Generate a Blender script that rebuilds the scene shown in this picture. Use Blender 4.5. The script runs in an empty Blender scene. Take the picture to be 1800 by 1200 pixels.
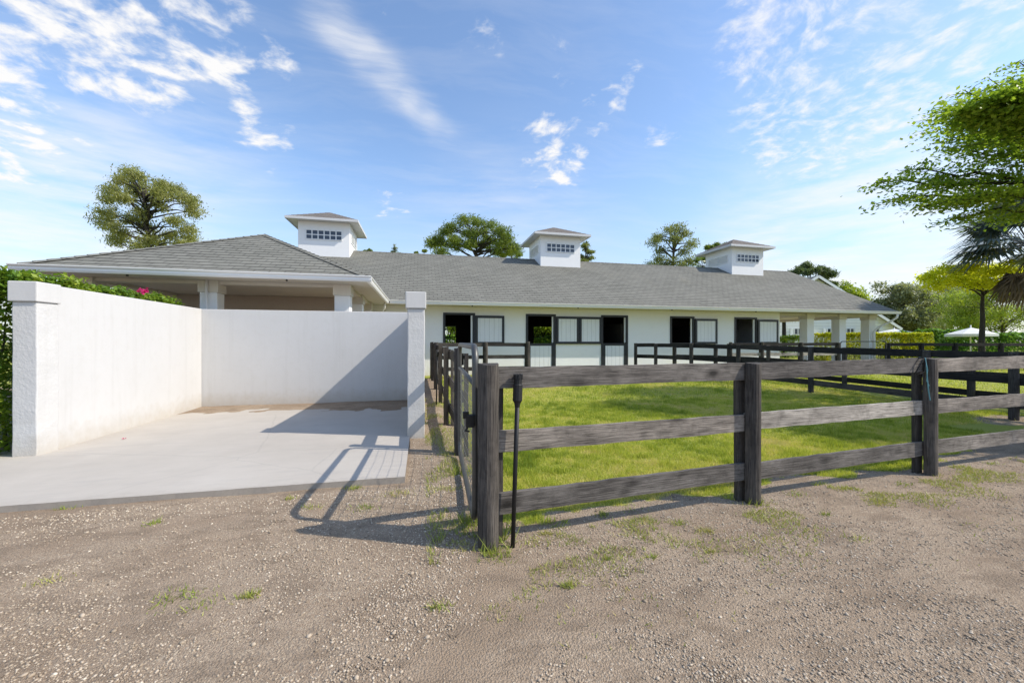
import bpy, math, random
import numpy as np
rng = np.random.default_rng(7)
random.seed(7)
scene = bpy.context.scene
COL = scene.collection
PI = math.pi
# ------------------------------------------------------------------ camera geometry (photo is 1800 px wide, f = 700 px)
F, CX, CY, H = 700.0, 900.0, 600.0, 1.5
TH = math.atan(160 / 700.0)
SN, CS = math.sin(TH), math.cos(TH)
def ray(px, py=600):
    r = (px - CX) / F
    return r * CS + SN, -r * SN + CS, (CY - py) / F
def at(px, py, t):                      # world point seen at px,py at distance t along the view axis
    a, b, c = ray(px, py)
    return np.array((a * t, b * t, H + c * t))
def wx(px, Y):                          # X on the wall Y seen at px
    a, b, c = ray(px); return a * Y / b
def wz(px, py, Y):
    a, b, c = ray(px, py); return H + c * Y / b
def on_ground(px, py, z=0.0):
    a, b, c = ray(px, py); t = (z - H) / c
    return a * t, b * t
# ------------------------------------------------------------------ noise
_perm = rng.random((256, 256))
def vnoise(x, y):
    x = np.asarray(x, float); y = np.asarray(y, float)
    xi = np.floor(x).astype(int); yi = np.floor(y).astype(int)
    fx = x - xi; fy = y - yi
    fx = fx * fx * (3 - 2 * fx); fy = fy * fy * (3 - 2 * fy)
    g = lambda i, j: _perm[i & 255, j & 255]
    return (g(xi, yi) * (1 - fx) + g(xi + 1, yi) * fx) * (1 - fy) + (g(xi, yi + 1) * (1 - fx) + g(xi + 1, yi + 1) * fx) * fy
def fbm(x, y, o=4):
    s = 0; a = .5
    for k in range(o):
        s = s + a * vnoise(x * 2 ** k + 17 * k, y * 2 ** k + 31 * k); a *= .5
    return s / (1 - .5 ** o)
def sstep(a, b, x):
    t = np.clip((np.asarray(x, float) - a) / (b - a), 0, 1); return t * t * (3 - 2 * t)
def gz(x, y):                           # ground height
    x = np.asarray(x, float); y = np.asarray(y, float)
    h = .12 * sstep(7, 14, y)
    pad = sstep(-9, -6, x) * (1 - sstep(.1, 1.2, x)) * sstep(2.2, 4.0, y) * (1 - sstep(9, 12, y))
    h = h * (1 - pad) + .065 * pad
    near = 1 - sstep(14, 25, np.hypot(x, y))
    h = h + near * (.03 * (fbm(x * .7 + 5, y * .7) - .5) + .016 * (fbm(x * 3.1, y * 3.1 + 9) - .5))
    return h
def fence_y(x): return 2.93 + .0985 * (np.asarray(x, float) - .475)
def gravel(x, y):                       # 1 = gravel drive, 0 = lawn
    x = np.asarray(x, float); y = np.asarray(y, float)
    n = fbm(x * 1.3, y * 1.3 + 40) - .5; n2 = fbm(x * 4.5 + 9, y * 4.5) - .5
    e = fence_y(x) - y + .22 + .9 * n + .5 * n2 - .03 * np.clip(x - 1, 0, 6) + .5 * sstep(5.5, 9, x)
    left = (.62 - x) + .35 * n + .25 * n2
    left = np.where(y > 15.0, -1, left)
    m = np.maximum(sstep(-.12, .2, e), sstep(-.1, .16, left))
    sand = 1 - sstep(.55, 1.0, np.hypot((x - 10.9) / 1.3, (y - 5.3) / .7) + .8 * n)
    m = np.maximum(m, .62 * sand)
    m = np.where((x > 20) & (y > 3), 0, m)
    return m
# ------------------------------------------------------------------ mesh builders
class MB:
    def __init__(s): s.v = []; s.f = []; s.uv = []
    def face(s, pts, uvs=None):
        i = len(s.v); s.v += [tuple(map(float, p)) for p in pts]; s.f.append(tuple(range(i, i + len(pts))))
        if uvs is None:
            p = [np.array(q, float) for q in pts]; n = np.abs(np.cross(p[1] - p[0], p[2] - p[0])); k = int(np.argmax(n))
            ax = [(1, 2), (0, 2), (0, 1)][k]; uvs = [(q[ax[0]], q[ax[1]]) for q in p]
        s.uv += [tuple(map(float, u)) for u in uvs]; return s
    def box(s, x0, y0, z0, x1, y1, z1):
        c = [(x0, y0, z0), (x1, y0, z0), (x1, y1, z0), (x0, y1, z0), (x0, y0, z1), (x1, y0, z1), (x1, y1, z1), (x0, y1, z1)]
        for q in ((0, 3, 2, 1), (4, 5, 6, 7), (0, 1, 5, 4), (2, 3, 7, 6), (1, 2, 6, 5), (3, 0, 4, 7)):
            s.face([c[i] for i in q])
        return s
    def bar(s, a, b, w, h, jitter=0, seg=1, up=(0, 0, 1)):   # board: a,b centre-line ends, w thickness, h height
        a = np.array(a, float); b = np.array(b, float); d = b - a; L = np.linalg.norm(d); d /= L
        up = np.array(up, float); side = np.cross(d, up); side /= np.linalg.norm(side); up = np.cross(side, d)
        o = random.random() * 50; o2 = random.random() * 50; rings = []
        for k in range(seg + 1):
            t = k / seg; j1 = (random.random() - .5) * jitter; j2 = (random.random() - .5) * jitter
            c = a + d * L * t
            rings.append([c - side * w / 2 - up * (h / 2 + j1), c + side * w / 2 - up * (h / 2 + j1), c + side * w / 2 + up * (h / 2 + j2), c - side * w / 2 + up * (h / 2 + j2)])
        vv = [0, w, w + h, 2 * w + h, 2 * w + 2 * h]
        for k in range(seg):
            u0 = L * k / seg + o; u1 = L * (k + 1) / seg + o
            for q in range(4):
                A, B = rings[k], rings[k + 1]; q2 = (q + 1) % 4
                s.face([A[q], A[q2], B[q2], B[q]], [(u0, vv[q] + o2), (u0, vv[q + 1] + o2), (u1, vv[q + 1] + o2), (u1, vv[q] + o2)])
        s.face(rings[0][::-1], [(o, 0), (o, .01), (o + .01, .01), (o + .01, 0)]); s.face(rings[-1], [(o, 0), (o, .01), (o + .01, .01), (o + .01, 0)])
        return s
    def loft(s, rings, cap=True, vscale=1.0):                # rings: list of lists of points
        n = len(rings[0]); o = random.random() * 50; u = o
        for k in range(len(rings) - 1):
            A, B = rings[k], rings[k + 1]; du = float(np.linalg.norm(np.array(B[0]) - np.array(A[0])))
            per = 0
            for q in range(n):
                q2 = (q + 1) % n; e = float(np.linalg.norm(np.array(A[q2]) - np.array(A[q])))
                s.face([A[q], A[q2], B[q2], B[q]], [(u, per), (u, per + e), (u + du, per + e), (u + du, per)]); per += e
            u += du
        if cap:
            s.face(rings[0][::-1], [(o + .01 * i, .0) for i in range(n)]); s.face(rings[-1], [(o + .02 * i, .03 * (i % 3)) for i in range(n)])
        return s
    def tube(s, pts, rad, n=8, cap=True):
        pts = [np.array(p, float) for p in pts]
        if not hasattr(rad, '__len__'): rad = [rad] * len(pts)
        rings = []; prev = None
        for i, p in enumerate(pts):
            d = pts[min(i + 1, len(pts) - 1)] - pts[max(i - 1, 0)]; d /= (np.linalg.norm(d) + 1e-9)
            if prev is None:
                r = np.array((0, 0, 1.)) if abs(d[2]) < .9 else np.array((1., 0, 0))
            else: r = prev
            x = r - d * np.dot(r, d); x /= np.linalg.norm(x); prev = x; y = np.cross(d, x)
            rings.append([p + rad[i] * (math.cos(2 * PI * k / n) * x + math.sin(2 * PI * k / n) * y) for k in range(n)])
        return s.loft(rings, cap)
    def build(s, name, mat, parent=None, smooth=False, bevel=0):
        root = parent
        while root is not None and root.parent is not None: root = root.parent
        off = np.array(root.location) if root is not None else np.zeros(3)
        v = np.array(s.v) - off
        me = bpy.data.meshes.new(name); me.from_pydata([tuple(p) for p in v], [], s.f)
        uvl = me.uv_layers.new(name='UVMap'); uvl.data.foreach_set('uv', np.array(s.uv, dtype=np.float32).ravel())
        if smooth or bevel:
            import bmesh
            bm = bmesh.new(); bm.from_mesh(me); bmesh.ops.remove_doubles(bm, verts=bm.verts, dist=1e-5); bm.to_mesh(me); bm.free()
        if smooth: me.polygons.foreach_set('use_smooth', [True] * len(me.polygons))
        me.materials.append(mat)
        o = bpy.data.objects.new(name, me); COL.objects.link(o)
        if parent is not None: o.parent = parent
        if bevel:
            b = o.modifiers.new('Bevel', 'BEVEL'); b.width = bevel; b.segments = 2; b.limit_method = 'ANGLE'
        if smooth:
            pass
        return o
def np_mesh(name, V, Fc, mat, parent=None, tint=None, smooth=False):
    root = parent
    while root is not None and root.parent is not None: root = root.parent
    if root is not None: V = V - np.array(root.location)
    me = bpy.data.meshes.new(name); n, k = Fc.shape
    me.vertices.add(len(V)); me.vertices.foreach_set('co', np.ascontiguousarray(V, dtype=np.float32).ravel())
    me.loops.add(n * k); me.loops.foreach_set('vertex_index', np.ascontiguousarray(Fc, dtype=np.int32).ravel())
    me.polygons.add(n); me.polygons.foreach_set('loop_start', np.arange(0, n * k, k, dtype=np.int32))
    me.update(calc_edges=True)
    if tint is not None:
        a = me.attributes.new('tint', 'FLOAT', 'FACE' if len(tint) == n else 'POINT'); a.data.foreach_set('value', np.asarray(tint, dtype=np.float32))
    if smooth: me.polygons.foreach_set('use_smooth', np.ones(n, dtype=bool))
    me.materials.append(mat)
    o = bpy.data.objects.new(name, me); COL.objects.link(o)
    if parent is not None: o.parent = parent
    return o
def tag(o, label=None, cat=None, group=None, kind=None):
    if label: o['label'] = label
    if cat and not group: group = {'board_fence': 'board fences around the paddock', 'cypress_tree': 'cypress trees behind the barn', 'pine_tree': 'pine trees behind the barn', 'oak_tree': 'background trees beyond the barn', 'broadleaf_tree': 'broadleaf trees beyond the barn', 'pipe_gate': 'pipe gates in the fences', 'leaning_pole': 'black poles leaning on the fences', 'fan_palm': 'fan palms', 'parasol': 'white parasols beyond the barn', 'clipped_hedge': 'clipped hedges', 'shrub_border': 'shrub borders'}.get(o.name.split('.')[0])
    if cat: o['category'] = cat
    if group: o['group'] = group
    if kind: o['kind'] = kind
    return o
def thing(name, loc, label, cat, group=None):
    o = bpy.data.objects.new(name, None); COL.objects.link(o); o.location = tuple(map(float, loc)); o.empty_display_size = .3
    return tag(o, label, cat, group)
# ------------------------------------------------------------------ materials
def mat(name, rough=.7, spec=.3):
    m = bpy.data.materials.new(name); m.use_nodes = True; nt = m.node_tree
    b = nt.nodes['Principled BSDF']; b.inputs['Roughness'].default_value = rough; b.inputs['Specular IOR Level'].default_value = spec
    return m, nt, b
def nd(nt, t, props=None, **ins):
    n = nt.nodes.new('ShaderNode' + t)
    for k, v in (props or {}).items(): setattr(n, k, v)
    for k, v in ins.items():
        key = int(k[1:]) if k[0] == '_' and k[1:].isdigit() else k.replace('_', ' ')
        if hasattr(v, 'is_linked') or hasattr(v, 'links'): nt.links.new(v, n.inputs[key])
        else: n.inputs[key].default_value = v
    return n
def rgb(c): return (c[0], c[1], c[2], 1)
def ramp(nt, fac, stops):
    r = nd(nt, 'ValToRGB'); nt.links.new(fac, r.inputs[0]); e = r.color_ramp.elements
    while len(e) < len(stops): e.new(.5)
    for i, (p, c) in enumerate(stops):
        e[i].position = p; e[i].color = rgb(c) if hasattr(c, '__len__') else (c, c, c, 1)
    return r.outputs[0]
def mixc(nt, fac, a, b, mode='MIX'):
    n = nd(nt, 'Mix', {'data_type': 'RGBA', 'blend_type': mode})
    for i, v in ((0, fac), (6, a), (7, b)):
        if hasattr(v, 'links'): nt.links.new(v, n.inputs[i])
        else: n.inputs[i].default_value = rgb(v) if i and len(v) == 3 else v
    return n.outputs[2]
def math_(nt, op, a, b=0, clamp=False):
    n = nd(nt, 'Math', {'operation': op, 'use_clamp': clamp}, _0=a, _1=b); return n.outputs[0]
def coords(nt, out='Object', scale=(1, 1, 1)):
    t = nd(nt, 'TexCoord'); return nd(nt, 'Mapping', None, Vector=t.outputs[out], Scale=scale).outputs[0]
def noise(nt, vec, scale, detail=4, rough=.55, out=0):
    return nd(nt, 'TexNoise', None, Vector=vec, Scale=scale, Detail=detail, Roughness=rough).outputs[out]
def bump(nt, b, h, strength=.5, dist=.01, normal=None):
    n = nd(nt, 'Bump', None, Height=h, Strength=strength, Distance=dist)
    nt.links.new(n.outputs[0], b.inputs['Normal']); return n
def stucco(name, col, rough_scale=45, strength=.35, dist=.008, dirt=.06):
    m, nt, b = mat(name, .8, .2); v = coords(nt)
    n1 = noise(nt, v, 1.3, 5, .6); n2 = noise(nt, v, 7, 5, .6)
    c = mixc(nt, math_(nt, 'MULTIPLY', ramp(nt, n1, ((.35, 0.), (.75, 1.))), dirt * 5), col, tuple(x * .86 for x in col))
    c = mixc(nt, math_(nt, 'MULTIPLY', ramp(nt, n2, ((.5, 0.), (.7, 1.))), dirt * 3), c, (col[0] * .85, col[1] * .83, col[2] * .78))
    zz = nd(nt, 'SeparateXYZ', None, Vector=nd(nt, 'NewGeometry').outputs['Position']).outputs[2]
    sp = nd(nt, 'MapRange', None, Value=math_(nt, 'ADD', zz, math_(nt, 'MULTIPLY', n2, -.35)), From_Min=-.1, From_Max=.22, To_Min=.5, To_Max=0.).outputs[0]
    c = mixc(nt, sp, c, (col[0] * .72, col[1] * .62, col[2] * .48))
    sv = noise(nt, nd(nt, 'Mapping', None, Vector=v, Scale=(9, 9, .5)).outputs[0], 1, 5, .65); c = mixc(nt, math_(nt, 'MULTIPLY', ramp(nt, sv, ((.52, 0.), (.74, 1.))), .22 if dirt > .05 else 0.), c, (col[0] * .74, col[1] * .73, col[2] * .70))
    nt.links.new(c, b.inputs['Base Color'])
    h = noise(nt, v, rough_scale, 3, .6); h2 = noise(nt, v, 4, 2)
    bump(nt, b, math_(nt, 'ADD', h, math_(nt, 'MULTIPLY', h2, .6)), strength, dist)
    return m
M = {}
M['stucco'] = stucco('white_smooth_stucco', (.57, .563, .55), 30, .18, .006)
M['stucco_rough'] = stucco('white_rough_stucco', (.57, .563, .55), 26, .45, .012)
M['barn_wall'] = stucco('barn_white_stucco', (.82, .82, .815), 60, .2, .004, .04)
M['soffit'] = stucco('cream_soffit', (.66, .62, .55), 60, .1, .003)
M['tan_wall'] = stucco('tan_porch_wall', (.50, .43, .37), 50, .15, .004)
def plain(name, col, rough=.5, spec=.4, metal=0, var=.12, scale=6):
    m, nt, b = mat(name, rough, spec); v = coords(nt)
    c = mixc(nt, noise(nt, v, scale, 4), tuple(x * (1 - var) for x in col), tuple(min(1, x * (1 + var)) for x in col))
    nt.links.new(c, b.inputs['Base Color']); b.inputs['Metallic'].default_value = metal
    bump(nt, b, noise(nt, v, 60, 3), .12, .002)
    return m
M['gutter'] = plain('white_gutter_paint', (.78, .77, .75), .35, .5, 0, .04, 3)
M['trim_white'] = plain('white_trim_paint', (.76, .77, .77), .5, .4, 0, .05, 3)
M['fascia'] = plain('shade_greyed_fascia_paint', (.56, .56, .56), .5, .4, 0, .06, 3)  # white cupola trim, with its shade put into the greyer colour
M['black_paint'] = plain('black_paint', (.012, .014, .018), .45, .5, 0, .3, 8)
M['iron'] = plain('black_iron', (.012, .012, .012), .5, .5, .3)
M['steel'] = plain('grey_pipe_metal', (.10, .098, .092), .45, .5, .55, .3, 9)
M['wire'] = plain('dull_wire', (.20, .20, .19), .5, .5, .5)
M['rubber'] = plain('black_rubber', (.013, .013, .014), .55, .4)
M['dark_interior'] = plain('shade_darkened_stall_wood', (.035, .030, .027), .7, .2, 0, .3, 3)  # brown wood for partitions and ceiling, indoor shade painted into the dark tone
M['barn_floor'] = plain('shade_darkened_barn_floor', (.10, .09, .08), .9, .1, 0, .3, 3)  # floor colour darkened to carry the shade inside the barn
M['rope'] = plain('teal_twine', (.12, .26, .29), .8, .1, 0, .2, 40)
M['rope_black'] = plain('black_twine', (.02, .02, .02), .8, .1, 0, .2, 40)
M['petal'] = plain('pink_petal', (.50, .02, .12), .6, .2, 0, .3, 40)
M['canvas'] = plain('white_canvas', (.8, .8, .78), .8, .1, 0, .05, 3)
def glass():
    m, nt, b = mat('dark_window_glass', .06, .6); v = coords(nt)
    nt.links.new(mixc(nt, noise(nt, v, 3), (.025, .035, .06), (.045, .06, .09)), b.inputs['Base Color']); return m
M['glass'] = glass()
def panel():
    m, nt, b = mat('white_tongue_and_groove', .55, .35); v = coords(nt, 'UV')
    w = nd(nt, 'TexWave', {'bands_direction': 'X', 'wave_profile': 'SAW'}, Vector=v, Scale=5.0 / (2*PI) * 2, Distortion=.1, Detail=0).outputs[1]
    g = ramp(nt, w, ((0., 0.), (.06, 1.), (.95, 1.), (1., .3)))
    s = noise(nt, coords(nt, 'UV', (25, 1.2, 1)), 1, 4)
    c = mixc(nt, g, (.36, .37, .38), (.74, .75, .76)); c = mixc(nt, math_(nt, 'MULTIPLY', ramp(nt, s, ((.52, 0.), (.75, 1.))), .35), c, (.45, .44, .42))
    nt.links.new(c, b.inputs['Base Color']); bump(nt, b, g, .5, .006); return m
M['panel'] = panel()
def wood(name, dark, grey, wear_lo, wear_hi, knots=True):
    m, nt, b = mat(name, .8, .2)
    g = noise(nt, coords(nt, 'UV', (2.2, 70, 1)), 1, 6, .65); g2 = noise(nt, coords(nt, 'UV', (5, 190, 1)), 1, 3, .6)
    w = noise(nt, coords(nt, 'UV', (1.6, 5, 1)), 1, 5, .6)
    f = math_(nt, 'ADD', math_(nt, 'MULTIPLY', g, .55), math_(nt, 'MULTIPLY', w, .6))
    f = ramp(nt, f, ((wear_lo, 0.), (wear_hi, 1.)))
    c = mixc(nt, f, dark, grey)
    c = mixc(nt, math_(nt, 'MULTIPLY', ramp(nt, g2, ((.36, 1.), (.5, 0.))), .75), c, tuple(x * .4 for x in dark))
    hh = math_(nt, 'ADD', g, math_(nt, 'MULTIPLY', g2, .6))
    if knots:
        wv = nd(nt, 'Mapping', None, Vector=nd(nt, 'TexCoord').outputs['UV'], Scale=(1.9, 4.6, 1)).outputs[0]
        wv = mixc(nt, .08, wv, noise(nt, wv, 3, 2, .5, 1))
        vo = nd(nt, 'TexVoronoi', None, Vector=wv, Scale=1.0, Randomness=1.0).outputs[0]
        k = ramp(nt, vo, ((.05, 1.), (.12, .55), (.24, 0.)))
        c = mixc(nt, math_(nt, 'MULTIPLY', k, .9), c, tuple(x * .3 for x in dark))
    rnd = nd(nt, 'ObjectInfo').outputs['Random']; c = mixc(nt, 1.0, c, ramp(nt, rnd, ((0., (.66, .66, .67)), (.5, (.95, .94, .92)), (1., (1.3, 1.25, 1.18)))), 'MULTIPLY')
    blot = ramp(nt, noise(nt, coords(nt, 'Object', (1, 1, 1)), 9, 5, .65), ((.5, 0.), (.72, 1.)))
    c = mixc(nt, math_(nt, 'MULTIPLY', blot, .45), c, tuple(x * .5 for x in dark))
    nt.links.new(c, b.inputs['Base Color']); bump(nt, b, hh, .8, .006); return m
M['wood_grey'] = wood('weathered_grey_board', (.060, .053, .047), (.31, .28, .25), .40, .72)
M['wood_post'] = wood('dark_weathered_post', (.032, .029, .027), (.17, .150, .132), .42, .82, False)
M['wood_black'] = wood('black_stained_board', (.018, .017, .017), (.075, .068, .062), .45, .9, False)
M['wood_bleach'] = wood('bleached_board', (.10, .09, .08), (.46, .43, .39), .36, .7)
def shingle(name, c1, c2, mort, bw=.32, rh=.22):
    m, nt, b = mat(name, .92, .15); uv = coords(nt, 'UV')
    br = nd(nt, 'TexBrick', {'offset': .5}, Vector=uv, Color1=rgb(c1), Color2=rgb(c2), Mortar=rgb(mort), Scale=1.0, Mortar_Size=.018, Mortar_Smooth=.2, Bias=0.0, Brick_Width=bw, Row_Height=rh)
    n1 = noise(nt, uv, .5, 5, .6); n2 = noise(nt, uv, 3.2, 4, .6); n3 = noise(nt, uv, 90, 2)
    c = mixc(nt, ramp(nt, n1, ((.3, 0.), (.7, 1.))), br.outputs[0], tuple(x * 1.12 for x in c2)); c = mixc(nt, .6, br.outputs[0], c)
    c = mixc(nt, math_(nt, 'MULTIPLY', ramp(nt, n2, ((.45, 0.), (.75, 1.))), .5), c, (c1[0] * .66, c1[1] * .66, c1[2] * .66))
    rust = ramp(nt, noise(nt, nd(nt, 'Mapping', None, Vector=nd(nt, 'TexCoord').outputs['UV'], Scale=(.9, .35, 1)).outputs[0], 1, 4), ((.6, 0.), (.75, 1.)))
    c = mixc(nt, math_(nt, 'MULTIPLY', rust, .25), c, (c2[0] * 1.15, c2[1] * 1.05, c2[2] * .85))
    c = mixc(nt, .35, c, mixc(nt, n3, (c1[0] * .5, c1[1] * .5, c1[2] * .5), (c2[0] * 1.5, c2[1] * 1.5, c2[2] * 1.5)))
    nt.links.new(c, b.inputs['Base Color'])
    bump(nt, b, math_(nt, 'ADD', math_(nt, 'SUBTRACT', 1., br.outputs[1]), math_(nt, 'MULTIPLY', n3, .4)), .5, .008); return m
M['shingle'] = shingle('grey_asphalt_shingles', (.142, .140, .120), (.225, .220, .190), (.03, .03, .028))
M['shingle_brown'] = shingle('brown_grey_shingles', (.17, .15, .135), (.24, .215, .19), (.04, .035, .03))
def bark(name, c1, c2):
    m, nt, b = mat(name, .9, .1); v = coords(nt, 'Object', (9, 9, 2)); n = noise(nt, v, 2, 6, .65)
    nt.links.new(mixc(nt, n, c1, c2), b.inputs['Base Color']); bump(nt, b, n, .8, .03); return m
M['bark'] = bark('grey_brown_bark', (.05, .042, .035), (.16, .14, .12))
M['bark_dark'] = bark('dark_bark', (.022, .020, .018), (.09, .08, .07))
def leaf(name, cols, trans=.35, rough=.5):
    m, nt, b = mat(name, rough, .3)
    a = nd(nt, 'Attribute', {'attribute_name': 'tint'}).outputs['Fac']
    c = ramp(nt, a, [(i / (len(cols) - 1), x) for i, x in enumerate(cols)])
    nt.links.new(c, b.inputs['Base Color'])
    t = nd(nt, 'BsdfTranslucent'); nt.links.new(mixc(nt, .5, c, (c_mean(cols)[0] * 1.6, c_mean(cols)[1] * 1.7, c_mean(cols)[2] * .6)), t.inputs[0])
    mx = nd(nt, 'MixShader', None, _0=trans); nt.links.new(b.outputs[0], mx.inputs[1]); nt.links.new(t.outputs[0], mx.inputs[2])
    nt.links.new(mx.outputs[0], nt.nodes['Material Output'].inputs[0]); return m
def c_mean(cols): return tuple(sum(c[i] for c in cols) / len(cols) for i in range(3))
M['grass'] = leaf('lawn_grass', [(.13, .21, .025), (.35, .42, .05), (.58, .57, .11), (.68, .54, .24)], .4)
M['weed'] = leaf('weed_leaf', [(.18, .25, .04), (.34, .38, .08), (.50, .40, .17)], .3)
M['leaf_hedge'] = leaf('hedge_leaf', [(.07, .15, .02), (.17, .28, .03), (.38, .42, .05)], .35)
M['leaf_yellowhedge'] = leaf('yellow_hedge_leaf', [(.30, .38, .02), (.55, .56, .03), (.65, .50, .06)], .4)
M['leaf_shrub'] = leaf('shrub_leaf', [(.07, .18, .03), (.18, .34, .05), (.36, .46, .08)], .35)
M['leaf_cypress'] = leaf('cypress_leaf', [(.14, .16, .065), (.30, .31, .12), (.48, .46, .20)], .4)
M['leaf_cypress_green'] = leaf('dark_cypress_leaf', [(.11, .145, .055), (.25, .28, .10), (.42, .42, .18)], .35)
M['leaf_pine'] = leaf('pine_needle', [(.06, .10, .025), (.17, .23, .035), (.33, .36, .05)], .35)
M['leaf_far_pine'] = leaf('far_pine_needle', [(.06, .09, .04), (.12, .165, .06), (.22, .26, .09)], .3)
M['leaf_oak'] = leaf('grey_oak_leaf', [(.13, .155, .075), (.28, .30, .16), (.48, .48, .28)], .35)
M['leaf_lime'] = leaf('lime_leaf', [(.14, .22, .03), (.32, .40, .05), (.50, .52, .09)], .45)
M['leaf_near'] = leaf('near_tree_leaf', [(.09, .17, .025), (.24, .36, .04), (.50, .56, .065)], .5, .4)
M['leaf_yellow'] = leaf('yellow_tree_leaf', [(.40, .48, .03), (.72, .70, .05), (.84, .76, .07)], .6)
M['leaf_palm'] = leaf('blue_palm_frond', [(.05, .07, .065), (.11, .145, .13), (.22, .25, .22)], .2, .4)
M['leaf_palm_green'] = leaf('green_palm_frond', [(.06, .10, .03), (.14, .20, .05), (.24, .28, .09)], .25, .4)
M['leaf_dead'] = leaf('dead_palm_frond', [(.10, .07, .04), (.20, .14, .08), (.28, .20, .12)], .15)
M['bougain'] = leaf('magenta_bract', [(.5, .01, .12), (.65, .03, .2), (.7, .08, .3)], .3)
M['stone'] = leaf('gravel_stone', [(.13, .097, .068), (.36, .285, .205), (.51, .425, .325), (.70, .62, .50)], 0.0, .9)
def ground_mat():
    m, nt, b = mat('ground_gravel_and_turf', .95, .1)
    g = nd(nt, 'Attribute', {'attribute_name': 'tint'}).outputs['Fac']; v = coords(nt)
    gx = nd(nt, 'SeparateXYZ', None, Vector=v).outputs
    vo = nd(nt, 'TexVoronoi', None, Vector=v, Scale=85.0); vo2 = nd(nt, 'TexVoronoi', None, Vector=v, Scale=175.0)
    st = nd(nt, 'SeparateColor', None, Color=vo.outputs[1]).outputs[0]; st2 = nd(nt, 'SeparateColor', None, Color=vo2.outputs[1]).outputs[1]
    pal = ramp(nt, st, ((0., (0.157, 0.107, 0.068)), (.3, (0.331, 0.235, 0.156)), (.55, (0.393, 0.285, 0.190)), (.75, (0.472, 0.361, 0.249)), (.93, (0.559, 0.450, 0.329)), (1., (0.645, 0.541, 0.410))))
    pal2 = ramp(nt, st2, ((0., (0.157, 0.107, 0.066)), (.45, (0.401, 0.293, 0.198)), (1., (0.544, 0.428, 0.306))))
    big = noise(nt, v, .9, 6, .62); mid = noise(nt, v, 4.5, 5, .6)
    c = mixc(nt, ramp(nt, mid, ((.42, 0.), (.6, 1.))), pal2, pal)
    dirt = ramp(nt, noise(nt, nd(nt, 'Mapping', None, Vector=v, Scale=(.55, 1.1, 1), Rotation=(0, 0, .5)).outputs[0], 1.15, 6, .65), ((.45, 0.), (.58, 1.)))
    c = mixc(nt, math_(nt, 'MULTIPLY', dirt, .75), c, (0.213, 0.132, 0.074))
    c = mixc(nt, ramp(nt, big, ((.35, 0.), (.7, .55))), c, mixc(nt, .5, c, (0.472, 0.356, 0.249)))
    d2 = ramp(nt, noise(nt, nd(nt, 'Mapping', None, Vector=v, Scale=(2.0, 4.2, 1), Rotation=(0, 0, -.3)).outputs[0], 1.3, 6, .68), ((.50, 0.), (.60, 1.)))
    c = mixc(nt, math_(nt, 'MULTIPLY', d2, .75), c, (0.149, 0.096, 0.056))
    edge = ramp(nt, vo.outputs[0], ((.0, 0.), (.55, .0), (.75, .6))); c = mixc(nt, edge, c, (.17, .135,.105))
    fine = noise(nt, v, 190, 3, .75); c = mixc(nt, .42, c, ramp(nt, fine, ((.3, (0.141, 0.107, 0.074)), (.7, (0.589, 0.485, 0.373)))))
    t1 = noise(nt, v, 2.2, 6, .65); t2 = noise(nt, v, 60, 3, .6)
    turf = ramp(nt, t1, ((.25, (.22, .26, .05)), (.5, (.34, .36, .07)), (.75, (.46, .42, .12))))
    turf = mixc(nt, .5, turf, ramp(nt, t2, ((.3, (.13, .17, .03)), (.7, (.50, .50, .12)))))
    f = math_(nt, 'ADD', g, math_(nt, 'MULTIPLY', math_(nt, 'SUBTRACT', noise(nt, v, 14, 4, .65), .5), .7)); f = ramp(nt, f, ((.38, 0.), (.6, 1.)))
    nt.links.new(mixc(nt, f, turf, c), b.inputs['Base Color'])
    hs = math_(nt, 'ADD', math_(nt, 'MULTIPLY', vo.outputs[0], -1.), math_(nt, 'MULTIPLY', fine, .8))
    hs = math_(nt, 'ADD', hs, math_(nt, 'MULTIPLY', vo2.outputs[0], -.5))
    bump(nt, b, hs, .85, .009); return m
M['ground'] = ground_mat()
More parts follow.
